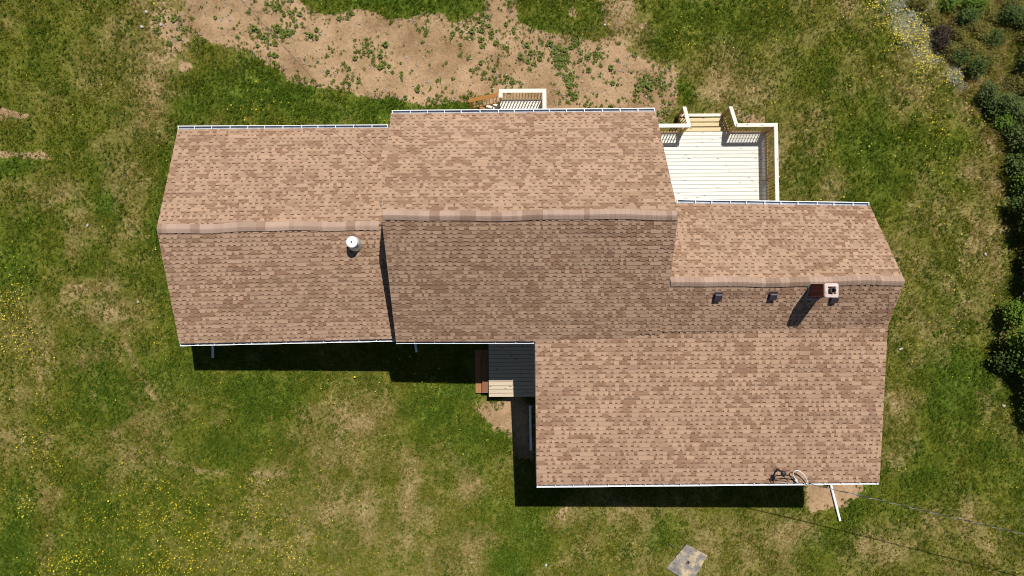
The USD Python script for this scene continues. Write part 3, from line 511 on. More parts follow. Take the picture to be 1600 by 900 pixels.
# back deck beside the middle section
zD = 0.36
zc_ = zD + 1.0 + .02
cR0, cR1 = at(1212.5, 195, zc_), at(1216.8, 311, zc_); cT0, cT1 = at(1045, 195, zc_), at(1078, 195, zc_); cT2, cT3 = at(1151.5, 195, zc_), at(1212.5, 195, zc_)
xe = cR0[0]; yt = cR0[1]; x_house = 4.75; y_house = 3.12
deck = placed('back_deck', 'large new pale timber deck with railing and stairs beside the right section', 'deck', (7.5, 5.0, float(gz(7.5, 5))))
nb = int((yt + .03 - y_house) / .1455)
for i in range(nb):
    y = yt + .03 - .07 - i * .1455; obj('deck_board', MB().beam((x_house, y, zD - .018), (xe + .03, y, zD - .018), .1325, .036), WOOD_X[int(rng.random() < .35)], deck)
for (a, b) in (((xe - .01, y_house), (xe - .01, yt)), ((x_house, yt - .01), (xe - .03, yt - .01))):
    obj('rim_joist', MB().beam((*a, zD - .16), (*b, zD - .16), .038, .235), WOOD_Z, deck)
rail(deck, (x_house, yt), (cT1[0], yt), zD, zD, cap_mat=WOOD_X[0]); rail(deck, (cT2[0], yt), (xe - .07, yt), zD, zD, cap_mat=WOOD_X[0], gap1=.04)
rail(deck, (xe, yt + .07), (xe, y_house + .05), zD, zD, cap_mat=WOOD_Y, gap0=.15)
obj('rail_post', MB().beam((xe, (yt + y_house) / 2, zD - .2), (xe, (yt + y_house) / 2, zD + .98), .089, .089, up=(0, 1, 0)), WOOD_Z, deck)
xs0, xs1 = cT1[0] - .01, cT2[0] + .01; nst = 4; run = .235
for i in range(nst):
    z = zD - (i + 1) * .178; y = yt + .05 + i * run + run / 2
    obj('tread', MB().beam((xs0 + .06, y, z - .018), (xs1 - .06, y, z - .018), run - (.088 if i < 3 else .12), .036), TREAD_X if i < 3 else WOOD_X[1], deck)
for x in (xs0 + .035, xs1 - .035):
    obj('stringer', MB().beam((x, yt + .02, zD - .16), (x, yt + nst * run, zD - .16 - nst * .178), .038, .22), WOOD_Z, deck)
zlow = zD - (nst - .3) * .178
for x in (xs0, xs1):
    rail(deck, (x, yt - .04), (x, yt + nst * run - .05), zD - .02, zlow - .02, cap_mat=WOOD_Y, posts=False, gap0=.14, gap1=.06, pitch=.118)
    obj('rail_post', MB().beam((x, yt + nst * run - .1, zlow - .5), (x, yt + nst * run - .1, zlow + .94), .089, .089, up=(0, 1, 0)), WOOD_Z, deck)
for x in (x_house + 1, xe - .06):
    obj('deck_post', MB().beam((x, yt - .1, -1.2), (x, yt - .1, zD - .04), .1, .1, up=(0, 1, 0)), WOOD_Z, deck)

# side landing behind the middle section
zE = 0.78; zec = zE + 1.02
e0, e1 = at(782, 142, zec), at(850.5, 142, zec); ex0, ex1, ey = e0[0], e1[0], e0[1]; yw = 6.22
land = placed('entry_landing', 'small railed timber landing with side stairs behind the middle section', 'landing', (0.5, 6.8, float(gz(.5, 6.8))))
for i in range(int((ey + .03 - yw) / .1455)):
    y = ey - .04 - i * .1455; obj('deck_board', MB().beam((ex0 - .03, y, zE - .018), (ex1 + .03, y, zE - .018), .1385, .036), WOOD_X[i % 2], land)
rail(land, (ex0 - .05, ey), (ex1 + .07, ey), zE, zE, cap_mat=WOOD_X[1], capw=.145, gap0=.17, gap1=.17); rail(land, (ex1, ey - .074), (ex1, yw + .05), zE, zE, cap_mat=WOOD_Y, capw=.145, gap0=.14)
obj('rail_cap', MB().beam((ex0, ey - .074, zE + 1.0), (ex0, ey - .24, zE + 1.0), .145, .036), WOOD_Y, land)
obj('rim_joist', MB().beam((ex0, ey - .0, zE - .16), (ex1, ey - .0, zE - .16), .038, .235), WOOD_Z, land)
xl = at(733, 158, zec - .75)[0]
for i in range(4):
    x = ex0 - .05 - (i + .5) * .26; obj('tread', MB().beam((x, yw + .02, zE - (i + 1) * .18 - .018), (x, ey - .1, zE - (i + 1) * .18 - .018), .25, .036), STAIN_Y[0] if i > 1 else WOOD_Y, land)
obj('stringer', MB().beam((ex0, ey - .08, zE - .17), (ex0 - 1.1, ey - .08, zE - .92), .038, .22), STAIN_X, land)
rail(land, (ex0 - .05, ey - .13), (xl, ey - .13), zE, zE - .70, cap_mat=STAIN_X, capw=.15, posts=False, pitch=.125, up_mat=WOOD_Z)
obj('rail_post', MB().beam((xl + .06, ey - .13, -.1), (xl + .06, ey - .13, zE + .2), .089, .089, up=(1, 0, 0)), STAIN_X, land)
for x in (ex0, ex1):
    obj('deck_post', MB().beam((x, ey - .07, -.5), (x, ey - .07, zE - .04), .1, .1, up=(1, 0, 0)), WOOD_Z, land)

# front porch in the inner corner
zP = .46
p0, p1 = at(764, 620.5, zP), at(838, 540, zP); porch = placed('front_porch', 'small weathered timber porch with two brown steps in the inner corner', 'porch', ((p0[0] + 1), (p0[1] + 1), 0))
nb = int((-.70 - p0[1]) / .1455) + 1
for i in range(nb):
    y = p0[1] + .07 + i * .1455; obj('deck_board', MB().beam((p0[0], y, zP - .018), (1.27, y, zP - .018), .1335, .036), PORCH_X, porch)
obj('rim_joist', MB().beam((p0[0] + .02, p0[1] + .04, zP - .16), (1.27, p0[1] + .04, zP - .16), .038, .24), WOOD_Z, porch)
obj('rim_joist', MB().beam((p0[0] + .04, p0[1] + .02, zP - .16), (p0[0] + .04, -.72, zP - .16), .038, .24), WOOD_Z, porch)
for i, (pxa, pxb, z, yb, m) in enumerate(((753.3, 763.3, .31, 614, 1), (743, 753, .155, 614, 0))):
    a, b = at(pxa, yb, z), at(pxb, yb, z); ytop = at(750, 547, z)[1]
    obj('tread', MB().beam(((a[0] + b[0]) / 2, a[1], z - .02), ((a[0] + b[0]) / 2, ytop, z - .02), b[0] - a[0], .04), STAIN_Y[m], porch)
    obj('riser', MB().beam((a[0] + .03, a[1] + .02, z - .115), (a[0] + .03, ytop - .02, z - .115), .02, .15), STAIN_Y[1], porch)
    obj('stringer', MB().beam((a[0] + .03, a[1] + .04, z - .115), (p0[0] + .02, a[1] + .04, z - .115), .036, .15), STAIN_Y[1], porch)

# ------------------------------------------------------------------ drain pipes lying on the ground, service mast, wires
def drain(pa, pb, label):
    a, b = ground_at(*pa), ground_at(*pb); a[2] += .05; b[2] += .05
    t = placed('drain_pipe', label, 'drain pipe', a - [0, 0, .05], None)
    obj('pipe', MB().beam(a, b, .085, .065, bev=.012), WHITE_METAL, t)
    d = (b - a) / np.linalg.norm(b - a); obj('pipe_elbow', MB().beam(a - d * .02 + [0, 0, -.01], a - d * .02 + [0, 0, .42], .085, .065, up=d, bev=.012), WHITE_METAL, t)
drain((1296, 752), (1311.5, 813), 'white downspout extension lying in sunlight below the right section eave')
drain((828, 634), (829.5, 703), 'white downspout extension in shade along the left wall of the right section')
drain((333.5, 530), (333.5, 559), 'short white downspout extension in shade under the left section eave')
drain((648, 528), (651, 550), 'short white downspout extension in shade under the middle section eave')

nQ = np.cross(QS2 - QS1, Rk2 - QS1); nQ *= np.sign(nQ[2])
mb0 = on_plane(1213.5, 732.5, QS1, nQ); mast_top = mb0 + [0, 0, .52]
mast = placed('service_mast', 'black electrical service mast with drip loops at the lower roof edge', 'service mast', mb0)
obj('mast_pipe', MB().tube([mb0 - [0, 0, .6], mb0, mast_top], .03, 10), BLACK, mast)
hd = trimesh.creation.icosphere(2, 1.0); hd.apply_scale([.085, .105, .075]); hd.apply_translation(mast_top + [0, -.03, .03]); obj('weatherhead', hd, BLACK, mast, smooth=True)
obj('mast_boot', MB().lathe([(.10, mb0[2] + .016), (.05, mb0[2] + .035), (.032, mb0[2] + .07)], mb0 * [1, 1, 0], 16), FELT, mast)
def bez(*P, n=18):
    P = np.array(P); t = np.linspace(0, 1, n)[:, None]; k = len(P) - 1
    return sum(math.comb(k, i) * t ** i * (1 - t) ** (k - i) * P[i] for i in range(k + 1))
clev = on_plane(1242, 749, QS1, nQ) + nQ / np.linalg.norm(nQ) * .09
gl0 = at(1208, 756, zQ + .12); hp = mast_top + [0, -.08, -.02]
obj('drip_loop', MB().tube(bez(hp, hp + [-.15, -.05, .05], at(1209, 738, zQ + .4), gl0), .014, 6), BLACK, mast)
obj('drip_loop', MB().tube(bez(hp, hp + [.1, -.02, .05], at(1236, 741, zQ + .35), clev), .016, 6), BLACK, mast)
obj('drip_loop', MB().tube(bez(hp, hp + [.05, -.1, .0], at(1228, 748, zQ + .25), at(1232, 752, zQ + .12)), .012, 6), BLACK, mast)
loop_end = at(1262, 755.5, zQ + .12)
obj('neutral_loop', MB().tube(bez(clev, at(1232, 735, zQ + .35), at(1245, 728, zQ + .45), at(1259, 738, zQ + .35), loop_end, n=26), .017, 6), WHITE_PLASTIC, mast)
obj('taped_splice', MB().tube([clev + [-.06, .07, .03], clev, clev + [.05, -.07, -.02]], [.03, .045, .025], 8), WHITE_PLASTIC, mast)
c_far = at(1600, 837, 3.35); c_far = loop_end + (c_far - loop_end) * 3.2; L = np.linalg.norm(c_far - loop_end); ts = np.linspace(0, 1, 420)
axis = (c_far - loop_end) / L; s1 = np.cross(axis, [0, 0, 1]); s1 /= np.linalg.norm(s1); s2 = np.cross(s1, axis)
cable = placed('service_cable', 'twisted grey and black overhead cable running to the lower right corner', 'cable', loop_end)
base = loop_end + ts[:, None] * (c_far - loop_end) + np.array([0, 0, 1.0]) * (-.35 * (4 * ts * (1 - ts)))[:, None]
for k, (m, rr) in enumerate(((GREY_CABLE, .0075), (BLACK, .0085), (BLACK, .0085))):
    an = ts * L / 0.72 * 2 * np.pi + k * 2.09
    obj('strand', MB().tube(base + .0095 * (np.cos(an)[:, None] * s1 + np.sin(an)[:, None] * s2), rr, 6), m, cable)
wa, wb = at(588, 231, 4.3), at(440, 69, 4.8); wc = wa + (wb - wa) * 3.0; tt = np.linspace(0, 1, 60)[:, None]
wire = placed('phone_wire', 'thin dark wire crossing the bare soil to the left section roof', 'wire', wa)
obj('wire_strand', MB().tube(wa + tt * (wc - wa) - np.array([0, 0, .25]) * 4 * tt * (1 - tt), .007, 6), BLACK, wire)

# ------------------------------------------------------------------ concrete pad, stones, branches
def pad():
    P = [ground_at(*q) for q in ((1041, 887), (1072, 849.5), (1103.5, 866), (1078, 912))]; c = np.mean(P, 0); t = placed('concrete_pad', 'square weathered concrete slab with a hole in its middle', 'concrete slab', c)
    pts = []
    for i in range(4):
        for k in range(12): q = P[i] + (P[(i + 1) % 4] - P[i]) * k / 12; pts.append((q[:2] - c[:2]) * (1 + rng.uniform(-.018, .012)) + c[:2])
    m = trimesh.creation.extrude_polygon(sg.Polygon(pts).difference(sg.Point(c[0] - .0, c[1] + .02).buffer(.075, 8)), .12, engine='earcut'); m.apply_translation([0, 0, c[2] - .03])
    obj('slab', m, CONCRETE, t); h = MB().lathe([(.074, c[2] + .05), (.07, c[2] - .0), (.001, c[2] + .012)], (c[0], c[1] + .02, 0), 14)
    obj('earth_plug', h, DEADWOOD, t)
pad()
def stone(px, py, r, label):
    r *= .55
    p = ground_at(px, py); t = trimesh.creation.icosphere(2, 1.0); v = t.vertices; rs = np.random.default_rng(int(px * 7 + py)); k = meshkit.fbm(v * 1.3 + rs.uniform(0, 50, 3), 3, int(px))
    t.vertices = v * (.7 + .6 * k)[:, None] * [r * rs.uniform(.9, 1.3), r * rs.uniform(.7, 1.0), r * .55]; t.apply_transform(trimesh.transformations.rotation_matrix(rs.uniform(0, 3), [0, 0, 1])); t.apply_translation(p + [0, 0, r * .25])
    o = obj('stone', t, STONE, None, smooth=40); tag(o, label, 'stone')
for s in ((229, 19, .13, 'pale stone in the grass left of the soil, uppermost of three'), (222, 42, .11, 'pale stone in the grass left of the soil, leftmost of three'), (251.5, 39, .12, 'pale stone nearest the soil edge at upper left, of three'),
          (945, 39, .09, 'small white stone on the bare patch at the top middle'), (1399, 17, .12, 'white stone on the grey gravel, uppermost'), (1413, 36, .12, 'white stone on the grey gravel, between two others'), (1426, 45, .09, 'white stone on the grey gravel, lowest of three'),
          (1496, 129, .13, 'pale stone at the lower end of the gravel strip'), (1539, 397, .13, 'lone white stone in the lawn right of the house'), (1568, 634, .13, 'pale stone in the lawn at the lower right edge'), (216, 472, .10, 'small pale stone in the lawn left of the house'), (137, 352, .10, 'small pale stone among dry grass at far left'),
          (853, 883, .10, 'small pale stone in the grass below the house, left of the slab'), (1407, 545, .12, 'pale stone in the dry grass close to the right gable')): stone(*s)
def branch(pa, pb, r, label, twigs=3):
    a, b = ground_at(*pa) + [0, 0, r + .02], ground_at(*pb) + [0, 0, r + .04]; t = placed('fallen_branch', label, 'branch', a); rs = np.random.default_rng(int(pa[0]))
    P = bez(a, a + (b - a) * .35 + [0, .05, .03], a + (b - a) * .7 + [.03, -.05, .02], b, n=9); obj('limb', MB().tube(P, np.linspace(r, r * .5, 9), 7), DEADWOOD, t)
    for k in range(twigs):
        q = P[2 + 2 * k]; e = q + (b - a) * .25 + np.append(rs.normal(0, .12, 2), .06); obj('twig', MB().tube([q, (q + e) / 2 + [0, 0, .02], e], [r * .5, r * .4, r * .2], 5), DEADWOOD, t)
branch((1559, 141), (1577, 128), .05, 'dead grey branch lying in dry grass at upper right'); branch((1045, 849), (1053, 854), .022, 'short dark stick lying beside the concrete slab', 1)
branch((1478, 42), (1512, 18), .035, 'long dark dead branch among the shrubs at the top right')

# ------------------------------------------------------------------ shrubs
def shrub(px, py, rx, ry, h, kind, label, name='shrub', cat='shrub', dens=1.0, leaf=.075, group=None):
    rs = np.random.default_rng(int(px * 13 + py)); g = ground_at(px, py); t = placed(name, label, cat, g, group)
    st, tips = MB(), []
    for k in range(7):
        an = rs.uniform(0, 6.28); e = g + [math.cos(an) * rx * rs.uniform(.2, .7), math.sin(an) * ry * rs.uniform(.2, .7), h * rs.uniform(.65, .95)]
        st.tube(bez(g + np.append(rs.normal(0, .04, 2), -.05), g + [0, 0, h * .4], e, n=6), np.linspace(.022 + .006 * h, .006, 6), 5); tips.append(e)
    obj('stem', st, BARK, t)
    nc = int(34 * dens * (rx * ry + .25) ** .7 * (1 + .25 * h)) + 10; V, F = [], []
    lob = [(e[:2] - g[:2]) * rs.uniform(.9, 1.35) for e in tips] + [np.zeros(2)]
    for c in range(nc):
        q = lob[rs.integers(len(lob))] + rs.normal(0, .20, 2) * [rx, ry]; rr = min(1.0, math.hypot(q[0] / rx, q[1] / ry))
        ctr = g + [q[0], q[1], h * (1.0 - .55 * rr ** 1.6) * rs.uniform(.35, 1.0) ** .6]; spread = rs.uniform(.05, .14) * (1 + .4 * min(rx, 1.5)); nl = int(rs.uniform(24, 44))
        P = ctr + rs.normal(0, 1, (nl, 3)) * [spread, spread, spread * .6]; d = rs.normal(0, 1, (nl, 3)); d[:, 2] *= .45; d /= np.linalg.norm(d, axis=1, keepdims=True)
        w = np.cross(d, rs.normal(0, .45, (nl, 3)) + [0, 0, 1]); w /= np.linalg.norm(w, axis=1, keepdims=True); ll = leaf * rs.uniform(.6, 1.35, (nl, 1))
        q = np.stack([P - d * ll * .1, P + w * ll * .38 + d * ll * .45, P + d * ll, P - w * ll * .38 + d * ll * .45], 1).reshape(-1, 3); V.append(q)
    V = np.vstack(V); k = len(V) // 4; F = np.arange(k * 4).reshape(k, 4); F = np.vstack([F[:, [0, 1, 2]], F[:, [0, 2, 3]]]); V[:, 2] = np.maximum(V[:, 2], g[2] + .01)
    obj('crown', (V, F), LEAF[kind], t)
SH = [(1583, 528, .75, 1.15, 2.0, 'bright', 'tall bright green sapling casting a dark ragged shadow at right', 2.0, .11), (1597, 600, .5, .8, 1.3, 'dark', 'dark green bush at the right edge below the bright sapling', 1.2, .09),
      (1612, 300, .7, .9, 2.3, 'dark', 'tall dark bush cut by the right edge, casting a jagged shadow', 2.0, .10), (1622, 400, .8, 1.0, 2.4, 'dark', 'tall dark bush at the right edge above the bright sapling', 1.8, .10), (1604, 245, .55, .7, 1.3, 'bright', 'leafy green bush at the right edge below the bluish bushes', 1.3, .09),
      (1517, 108, .32, .42, .65, 'dark', 'small dark green bush at the lower end of the gravel', 1., .07), (1536, 148, .34, .32, .75, 'blue', 'small bluish bush, upper left of the bluish pair', 1.3, .07), (1563, 168, .62, .42, 1.0, 'blue', 'wide bluish green bush, largest of the bluish bushes', 1.6, .07), (1588, 188, .38, .36, .7, 'blue', 'small bluish bush right of the wide bluish one', 1., .07),
      (1572, 205, .35, .4, .6, 'dark', 'low dark bush below the bluish bushes', .9, .07), (1594, 98, .42, .55, 1.2, 'dark', 'dark dense bush at the right edge beside dry grass', 1.4, .08), (1601, 145, .3, .35, .9, 'brown', 'brown twiggy bush at the right edge below the dark one', .8, .06),
      (1567, 28, .55, .3, .7, 'dark', 'green bush in dry grass, left of the pair at the top right corner', 1.2, .075), (1592, 35, .45, .28, .6, 'blue', 'green bush in dry grass, right of the pair at the top right corner', 1., .075), (1500, 34, .5, .3, .7, 'dark', 'spreading dark bush beside the long dead branch', 1., .075), (1515, 10, .55, .35, .7, 'bright', 'yellowish green bush at the top edge', .9, .075),
      (1468, 52, .3, .22, .5, 'brown', 'dead brown plant in a dark hollow, upper of two', .9, .06), (1466, 70, .3, .25, .4, 'brown', 'dead brown plant in a dark hollow, lower of two', .9, .06), (1480, 8, .5, .35, .5, 'bright', 'low yellowish bush at the top edge beside the gravel', .7, .07)]
ORD = 'first second third fourth fifth sixth seventh eighth ninth tenth eleventh twelfth thirteenth fourteenth'.split()
BRUSH = ((1590, 222, .5, .4, .9, 'blue'), (1580, 262, .4, .5, .8, 'dark'), (1596, 285, .5, .5, 1.1, 'bright'), (1588, 322, .55, .5, 1.5, 'dark'), (1598, 352, .6, .55, 1.7, 'dark'), (1601, 388, .5, .6, 1.5, 'blue'), (1596, 425, .45, .6, 1.4, 'dark'),
    (1594, 462, .5, .5, 1.5, 'dark'), (1570, 490, .45, .45, 1.2, 'bright'), (1590, 572, .5, .6, 1.3, 'bright'), (1556, 560, .35, .4, .9, 'dark'), (1602, 640, .35, .7, 1.0, 'dark'), (1550, 172, .35, .3, .6, 'dark'), (1560, 190, .3, .3, .5, 'bright'))
for px, py, rx, ry, h, kind in BRUSH:
    k_ = sum(q[1] < py for q in BRUSH); shrub(px, py, rx, ry, h, kind, 'ragged %s brush along the right edge of the lawn, %s from the top' % ({'dark': 'dark green', 'blue': 'bluish green', 'bright': 'bright green'}[kind], ORD[k_]), dens=1.5, leaf=.085, group='brush along the right edge')
SCRUB = ((1452, 28, .5, .3, .3, 'olive'), (1490, 55, .45, .3, .4, 'olive'), (1525, 52, .5, .35, .4, 'olive'), (1548, 62, .45, .3, .35, 'dark'), (1540, 25, .4, .3, .4, 'olive'), (1574, 8, .5, .3, .5, 'olive'), (1600, 62, .4, .3, .5, 'olive'), (1512, 78, .4, .3, .35, 'olive'), (1495, 92, .35, .35, .4, 'dark'), (1541, 98, .4, .3, .3, 'olive'), (1582, 128, .4, .3, .4, 'olive'), (1430, 8, .4, .25, .3, 'olive'), (1477, 78, .35, .3, .35, 'olive'))
for px, py, rx, ry, h, kind in SCRUB:
    k_ = sum(q[0] < px for q in SCRUB); shrub(px, py, rx, ry, h, kind, 'low olive scrub among dry grass in the top right corner, %s from the left' % ORD[k_], dens=.9, leaf=.06, group='low scrub in the top right corner')
for px, py, rx, ry, h, kind, label, dn, lf in SH: shrub(px, py, rx, ry, h, kind, label, dens=dn, leaf=lf)

# ------------------------------------------------------------------ grass, weeds, flowers (nobody could count them)
def scatter(name, label, cat, protos, P, scale, mats, seed, proto_name, tilt=.08, vary=None):
    pi = UsdGeom.PointInstancer.Define(stage, '/World/' + name); r = np.random.default_rng(seed); paths = []
    for k, (m, mt) in enumerate(zip(protos, mats)):
        q = f'/World/{name}/{proto_name}' + (f'_{k:03d}' if k else ''); usdkit.mesh(stage, q, m, mt); paths.append(Sdf.Path(q))
    pi.CreatePrototypesRel().SetTargets(paths); n = len(P)
    pi.CreatePositionsAttr(Vt.Vec3fArray.FromNumpy(P.astype(np.float32))); pi.CreateProtoIndicesAttr(Vt.IntArray.FromNumpy(r.integers(0, len(protos), n).astype(np.int32)))
    a = r.uniform(0, 2 * np.pi, n); tx, ty = r.normal(0, tilt, n) / 2, r.normal(0, tilt, n) / 2
    q = np.column_stack([tx, ty, np.sin(a / 2), np.cos(a / 2)]); q /= np.linalg.norm(q, axis=1, keepdims=True)
    pi.CreateOrientationsAttr(Vt.QuathArray([Gf.Quath(float(w), float(x), float(y), float(z)) for x, y, z, w in q]))
    s = scale * (r.uniform(.7, 1.3, n) if vary is None else np.clip(np.exp(r.normal(0, vary, n)), .25, 2.4)); pi.CreateScalesAttr(Vt.Vec3fArray.FromNumpy(np.column_stack([s, s, s * r.uniform(.8, 1.25, n)]).astype(np.float32)))
    return tag(pi, label, cat, kind='stuff')
def turf(seed, n, R, h, w, lean=.6):
    r = np.random.default_rng(seed); nc = n // 9; a, d = r.uniform(0, 6.28, nc), R * np.sqrt(r.uniform(0, 1, nc)) * r.uniform(.6, 1.15, nc); hc = r.uniform(.6, 1.35, nc); ci = r.integers(0, nc, n); b = np.column_stack([(np.cos(a) * d)[ci] + r.normal(0, .022, n), (np.sin(a) * d)[ci] + r.normal(0, .022, n), np.full(n, -.012)])
    t = r.uniform(0, 6.28, n); hh = h * r.uniform(.6, 1.2, n) * hc[ci]; ln = lean * hh * r.uniform(.3, 1.5, n); dr = np.column_stack([np.cos(t), np.sin(t), 0 * t]); sd = np.column_stack([-np.sin(t), np.cos(t), 0 * t]) * (w * r.uniform(.6, 1.3, n))[:, None]
    mid = b + dr * ln[:, None] * .35 + np.column_stack([0 * t, 0 * t, hh * .6]); tip = b + dr * ln[:, None] + np.column_stack([0 * t, 0 * t, hh * .95])
    v = np.stack([b - sd, b + sd, mid + sd * .8, mid - sd * .8, tip], 1).reshape(-1, 3); k = np.arange(n)[:, None] * 5
    return trimesh.Trimesh(v, np.vstack([k + [0, 1, 2], k + [0, 2, 3], k + [3, 2, 4]]), process=False)
def lay(n, seed, x=(-22.5, 22.5), y=(-13.5, 13.5), given=None):
    r = np.random.default_rng(seed); P = np.column_stack([r.uniform(*x, n), r.uniform(*y, n)]) if given is None else given
    hx = ((P[:, 0] > -10.9) & (P[:, 0] < -3.4) & (P[:, 1] > -.55) & (P[:, 1] < 5.9)) | ((P[:, 0] > -3.5) & (P[:, 0] < 4.8) & (P[:, 1] > -.65) & (P[:, 1] < 6.2)) | ((P[:, 0] > 1.25) & (P[:, 0] < 12.1) & (P[:, 1] > -5.6) & (P[:, 1] < 3.15)) | \
         ((P[:, 0] > 4.7) & (P[:, 0] < xe + .05) & (P[:, 1] > 3) & (P[:, 1] < yt + .05)) | ((P[:, 0] > xs0) & (P[:, 0] < xs1) & (P[:, 1] > yt - .1) & (P[:, 1] < yt + .95)) | ((P[:, 0] > p0[0] - .52) & (P[:, 0] < 1.3) & (P[:, 1] > p0[1] - .02) & (P[:, 1] < -.6)) | \
         ((P[:, 0] > ex0 - 1.1) & (P[:, 0] < ex1 + .05) & (P[:, 1] > 6.1) & (P[:, 1] < ey + .05))
    pc = project(np.column_stack([P, gz(P[:, 0], P[:, 1])])); pad_ = sg.Polygon([(1036, 887), (1072, 845), (1108, 866), (1080, 918)])
    from shapely import contains_xy
    P = P[~hx & ~contains_xy(pad_, pc[:, 0], pc[:, 1])]; cv = cover(P); return P, cv, r
def up3(P): return np.column_stack([P, gz(P[:, 0], P[:, 1]) - .02])
P, (D, dry, lush, rock, Q), r = lay(26000, 1)
bare = np.maximum(D, rock * .55); keep = r.random(len(P)) > np.clip(bare * 1.7 - .3, 0, 1)
u = r.random(len(P)); wild = (Q[:, 0] > 1440 + .45 * np.clip(Q[:, 1], -100, 320)) & (Q[:, 1] < 420)
is_dry = keep & (u < dry * .66 - .04); is_lush = keep & ~is_dry & (r.random(len(P)) < .22 + .85 * lush); is_ol = keep & ~is_dry & ~is_lush
scatter('green_grass', 'lush dark green grass, thickest between the house and the bare soil', 'grass', [turf(1, 120, .34, .075, .0065), turf(2, 120, .34, .09, .007)], up3(P[is_lush]), 1.0, [LUSH, LUSH], 1, 'turf')
scatter('olive_grass', 'olive green mown grass over most of the lawn', 'grass', [turf(3, 110, .34, .06, .006), turf(4, 110, .34, .075, .0065)], up3(P[is_ol]), 1.0, [OLIVE, OLIVE], 2, 'turf')
scatter('dry_grass', 'dry straw coloured grass in patches across the lawn', 'grass', [turf(5, 80, .34, .055, .0055, .9), turf(6, 80, .30, .07, .006, .9)], up3(P[is_dry & ~wild]), 1.0, [STRAW, STRAW], 3, 'turf')
wl = P[keep & wild]; scatter('wild_grass', 'long rough straw coloured grass in the top right corner', 'grass', [turf(7, 90, .30, .22, .007, 1.0), turf(8, 70, .26, .26, .007, 1.0)], up3(wl[::2]), 1.0, [STRAW, OLIVE], 4, 'tussock', .2)
def rosette(seed, n=11, R=.11):
    r = np.random.default_rng(seed); V, F = [], []
    for k in range(n):
        a = k * 2.4 + r.uniform(-.3, .3); L = R * r.uniform(.5, 1.15); d = np.array([math.cos(a), math.sin(a), 0]); s = np.array([-d[1], d[0], 0]) * L * .26; hz = r.uniform(.02, .07)
        o = len(V) * 0 + k * 6; V += [d * .01, d * L * .45 + s + [0, 0, hz], d * L * .8 + s * .8 + [0, 0, hz], d * L + [0, 0, hz * .5], d * L * .8 - s * .8 + [0, 0, hz], d * L * .45 - s + [0, 0, hz]]
        F += [[o, o + 1, o + 5], [o + 1, o + 2, o + 4], [o + 1, o + 4, o + 5], [o + 2, o + 3, o + 4]]
    return trimesh.Trimesh(np.array(V), np.array(F), process=False)
P, (D, dry, lush, rock, Q), r = lay(110000, 2, y=(4.5, 12.5), x=(-15, 10))
clump = np.clip((fb(P, .8, 301, 3) - .42) * 5, .1, 1.0); side = np.interp(Q[:, 0], [280, 380, 560, 700, 820, 980, 1060], [.05, .12, .30, .42, .45, .42, .34]); cl2 = np.exp(-((Q[:, 0] - 425) / 38) ** 2 - ((Q[:, 1] - 42) / 32) ** 2) * .45 + np.exp(-((Q[:, 0] - 265) / 40) ** 2 - ((Q[:, 1] - 50) / 50) ** 2) * .4
cl3 = np.exp(-((Q[:, 0] - 865) / 38) ** 2 - ((Q[:, 1] - 85) / 26) ** 2) * .6 + np.exp(-((Q[:, 0] - 1015) / 26) ** 2 - ((Q[:, 1] - 132) / 20) ** 2) * .9
kw = (D > .6) & (r.random(len(P)) < np.clip(side * clump + cl2 + cl3, 0, 1) * 1.0 * np.clip(2.6 * (fb(P, 1.9, 311, 3) - .28), 0, 1.2))
scatter('soil_weeds', 'small green weeds sprouting through the bare sandy soil', 'weeds', [rosette(1, 7, .06), rosette(2, 11, .09), turf(21, 20, .05, .05, .006, 1.2), turf(22, 30, .09, .06, .006, 1.3), turf(23, 16, .06, .04, .008, 1.4)], up3(P[kw]) + [0, 0, .015], .62, [WEED, WEED, OLIVE, LUSH, WEED], 5, 'weed', .1, .5)
pk = (D > .5) & (r.random(len(P)) < .022); gv = rock > .35
def pebble(seed):
    t = trimesh.creation.icosphere(1, .03); t.vertices *= (.6 + .8 * meshkit.noise(t.vertices * 40 + seed, seed))[:, None] * [1.2, .9, .6]; return t
P2, (D2, dry2, lush2, rock2, Q2), r2 = lay(3500, 8, x=(12, 19), y=(5, 12.5)); g2 = rock2 > .3
scatter('pebbles', 'scattered small stones on the bare soil and the gravel strip', 'pebbles', [pebble(1), pebble(2), pebble(3)], np.vstack([up3(P[pk]), up3(P2[g2]) + rock2[g2, None] * [0, 0, .12]]) + [0, 0, .012], .6, [FIELD_STONE[0], FIELD_STONE[1], STONE], 9, 'pebble', .3, .5)
def flower(seed):
    r = np.random.default_rng(seed); b = MB(); b.tube([[0, 0, 0], [.006, .003, .07], [.01, .0, .12]], .0022, 4)
    for k in range(6):
        a = k * 1.047; d = np.array([math.cos(a), math.sin(a), 0]); s = np.array([-d[1], d[0], 0]) * .011; c = np.array([.01, 0, .12]); b.add([c, c + d * .013 + s + [0, 0, .005], c + d * .026 + [0, 0, .006], c + d * .013 - s + [0, 0, .005]], [[0, 1, 2, 3]])
    return b.mesh()
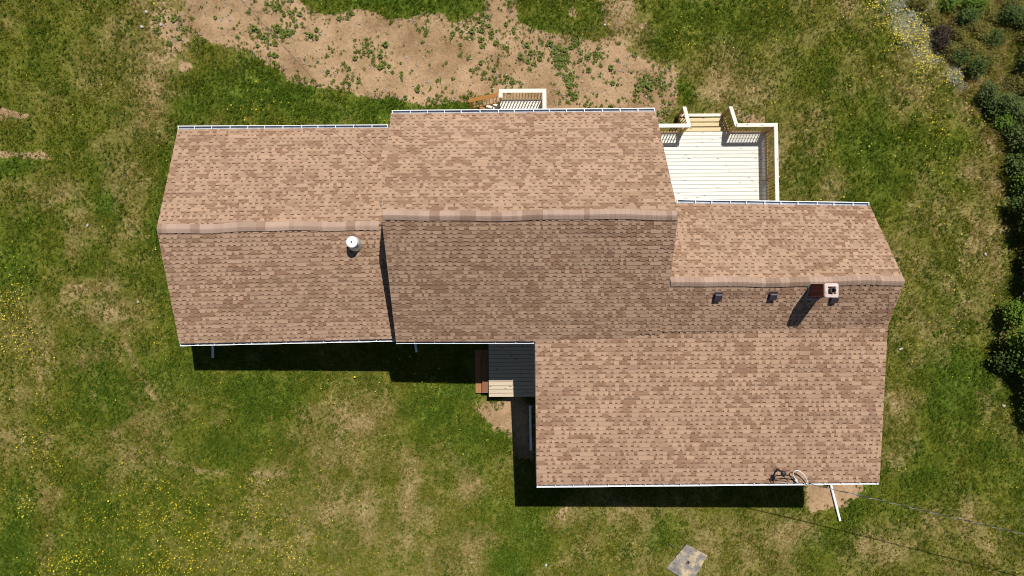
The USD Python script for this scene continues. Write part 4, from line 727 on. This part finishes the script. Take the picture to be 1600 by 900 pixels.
FL_ = [(30, 470, 16, 40, .16), (10, 480, 22, 28, .16), (35, 540, 22, 24, .16), (160, 815, 16, 10, .22), (225, 822, 16, 8, .30), (258, 755, 12, 8, .35), (40, 785, 10, 14, .4), (310, 838, 24, 10, .30), (275, 875, 34, 16, .30), (130, 875, 26, 14, .30), (102, 872, 8, 8, .5), (90, 890, 40, 14, .2), (230, 895, 18, 10, .35), (180, 790, 60, 40, .06), (290, 800, 40, 16, .16), (300, 840, 140, 70, .06), (60, 640, 30, 40, .03), (50, 690, 22, 20, .12), (85, 725, 14, 8, .15),
       (470, 850, 30, 22, .10), (420, 880, 60, 30, .10), (430, 800, 40, 30, .05), (1362, 5, 10, 8, 1.), (1380, 33, 8, 8, .5), (1406, 56, 12, 8, 1.), (1412, 62, 10, 8, .9), (1440, 70, 8, 26, .9), (1442, 90, 12, 14, .8), (1455, 98, 18, 8, .6), (1475, 82, 10, 8, .5), (1487, 118, 12, 6, .9), (1425, 32, 12, 12, .3), (1395, 35, 10, 8, .4), (1400, 25, 50, 40, .10), (1440, 60, 50, 60, .08), (1490, 270, 50, 90, .035), (1510, 430, 40, 80, .03), (1460, 210, 60, 50, .03), (1400, 170, 100, 80, .010), (300, 500, 2, 2, 0),
       (1060, 62, 30, 14, .05), (1110, 50, 80, 40, .012), (190, 100, 30, 60, .015), (600, 600, 200, 60, .010), (250, 380, 40, 100, .008), (405, 165, 30, 16, .06), (610, 190, 12, 6, .2)]
r = np.random.default_rng(3); FP = [np.column_stack([r.uniform(-22, 22, 900), r.uniform(-13, 13, 900)])]
for x, y, a, b, w in FL_:
    n = int(w * 3.14 * a * b * .34); c0_, cx_, cy_ = ground_at(x, y), ground_at(x + 1, y), ground_at(x, y + 1); q = r.normal(0, .85, (n, 2)) * [a, b]; q = q[r.random(n) < .35 + 1.3 * meshkit.fbm(np.column_stack([q + [x, y], 0 * q[:, 0]]) / 7.0, 2, 9) ** 2 * 2]
    FP.append(c0_[:2] + q[:, :1] * (cx_ - c0_)[:2] + q[:, 1:] * (cy_ - c0_)[:2])
P, (D, dry, lush, rock, Q), r = lay(0, 3, given=np.vstack(FP)); kf = D < .55
scatter('yellow_wildflowers', 'tiny yellow wildflowers dotted in drifts over the grass', 'wildflowers', [flower(1), flower(2)], up3(P[kf]) + rock[kf, None] * [0, 0, .12], .62, [PETAL, PETAL], 6, 'flower', .25, .3)
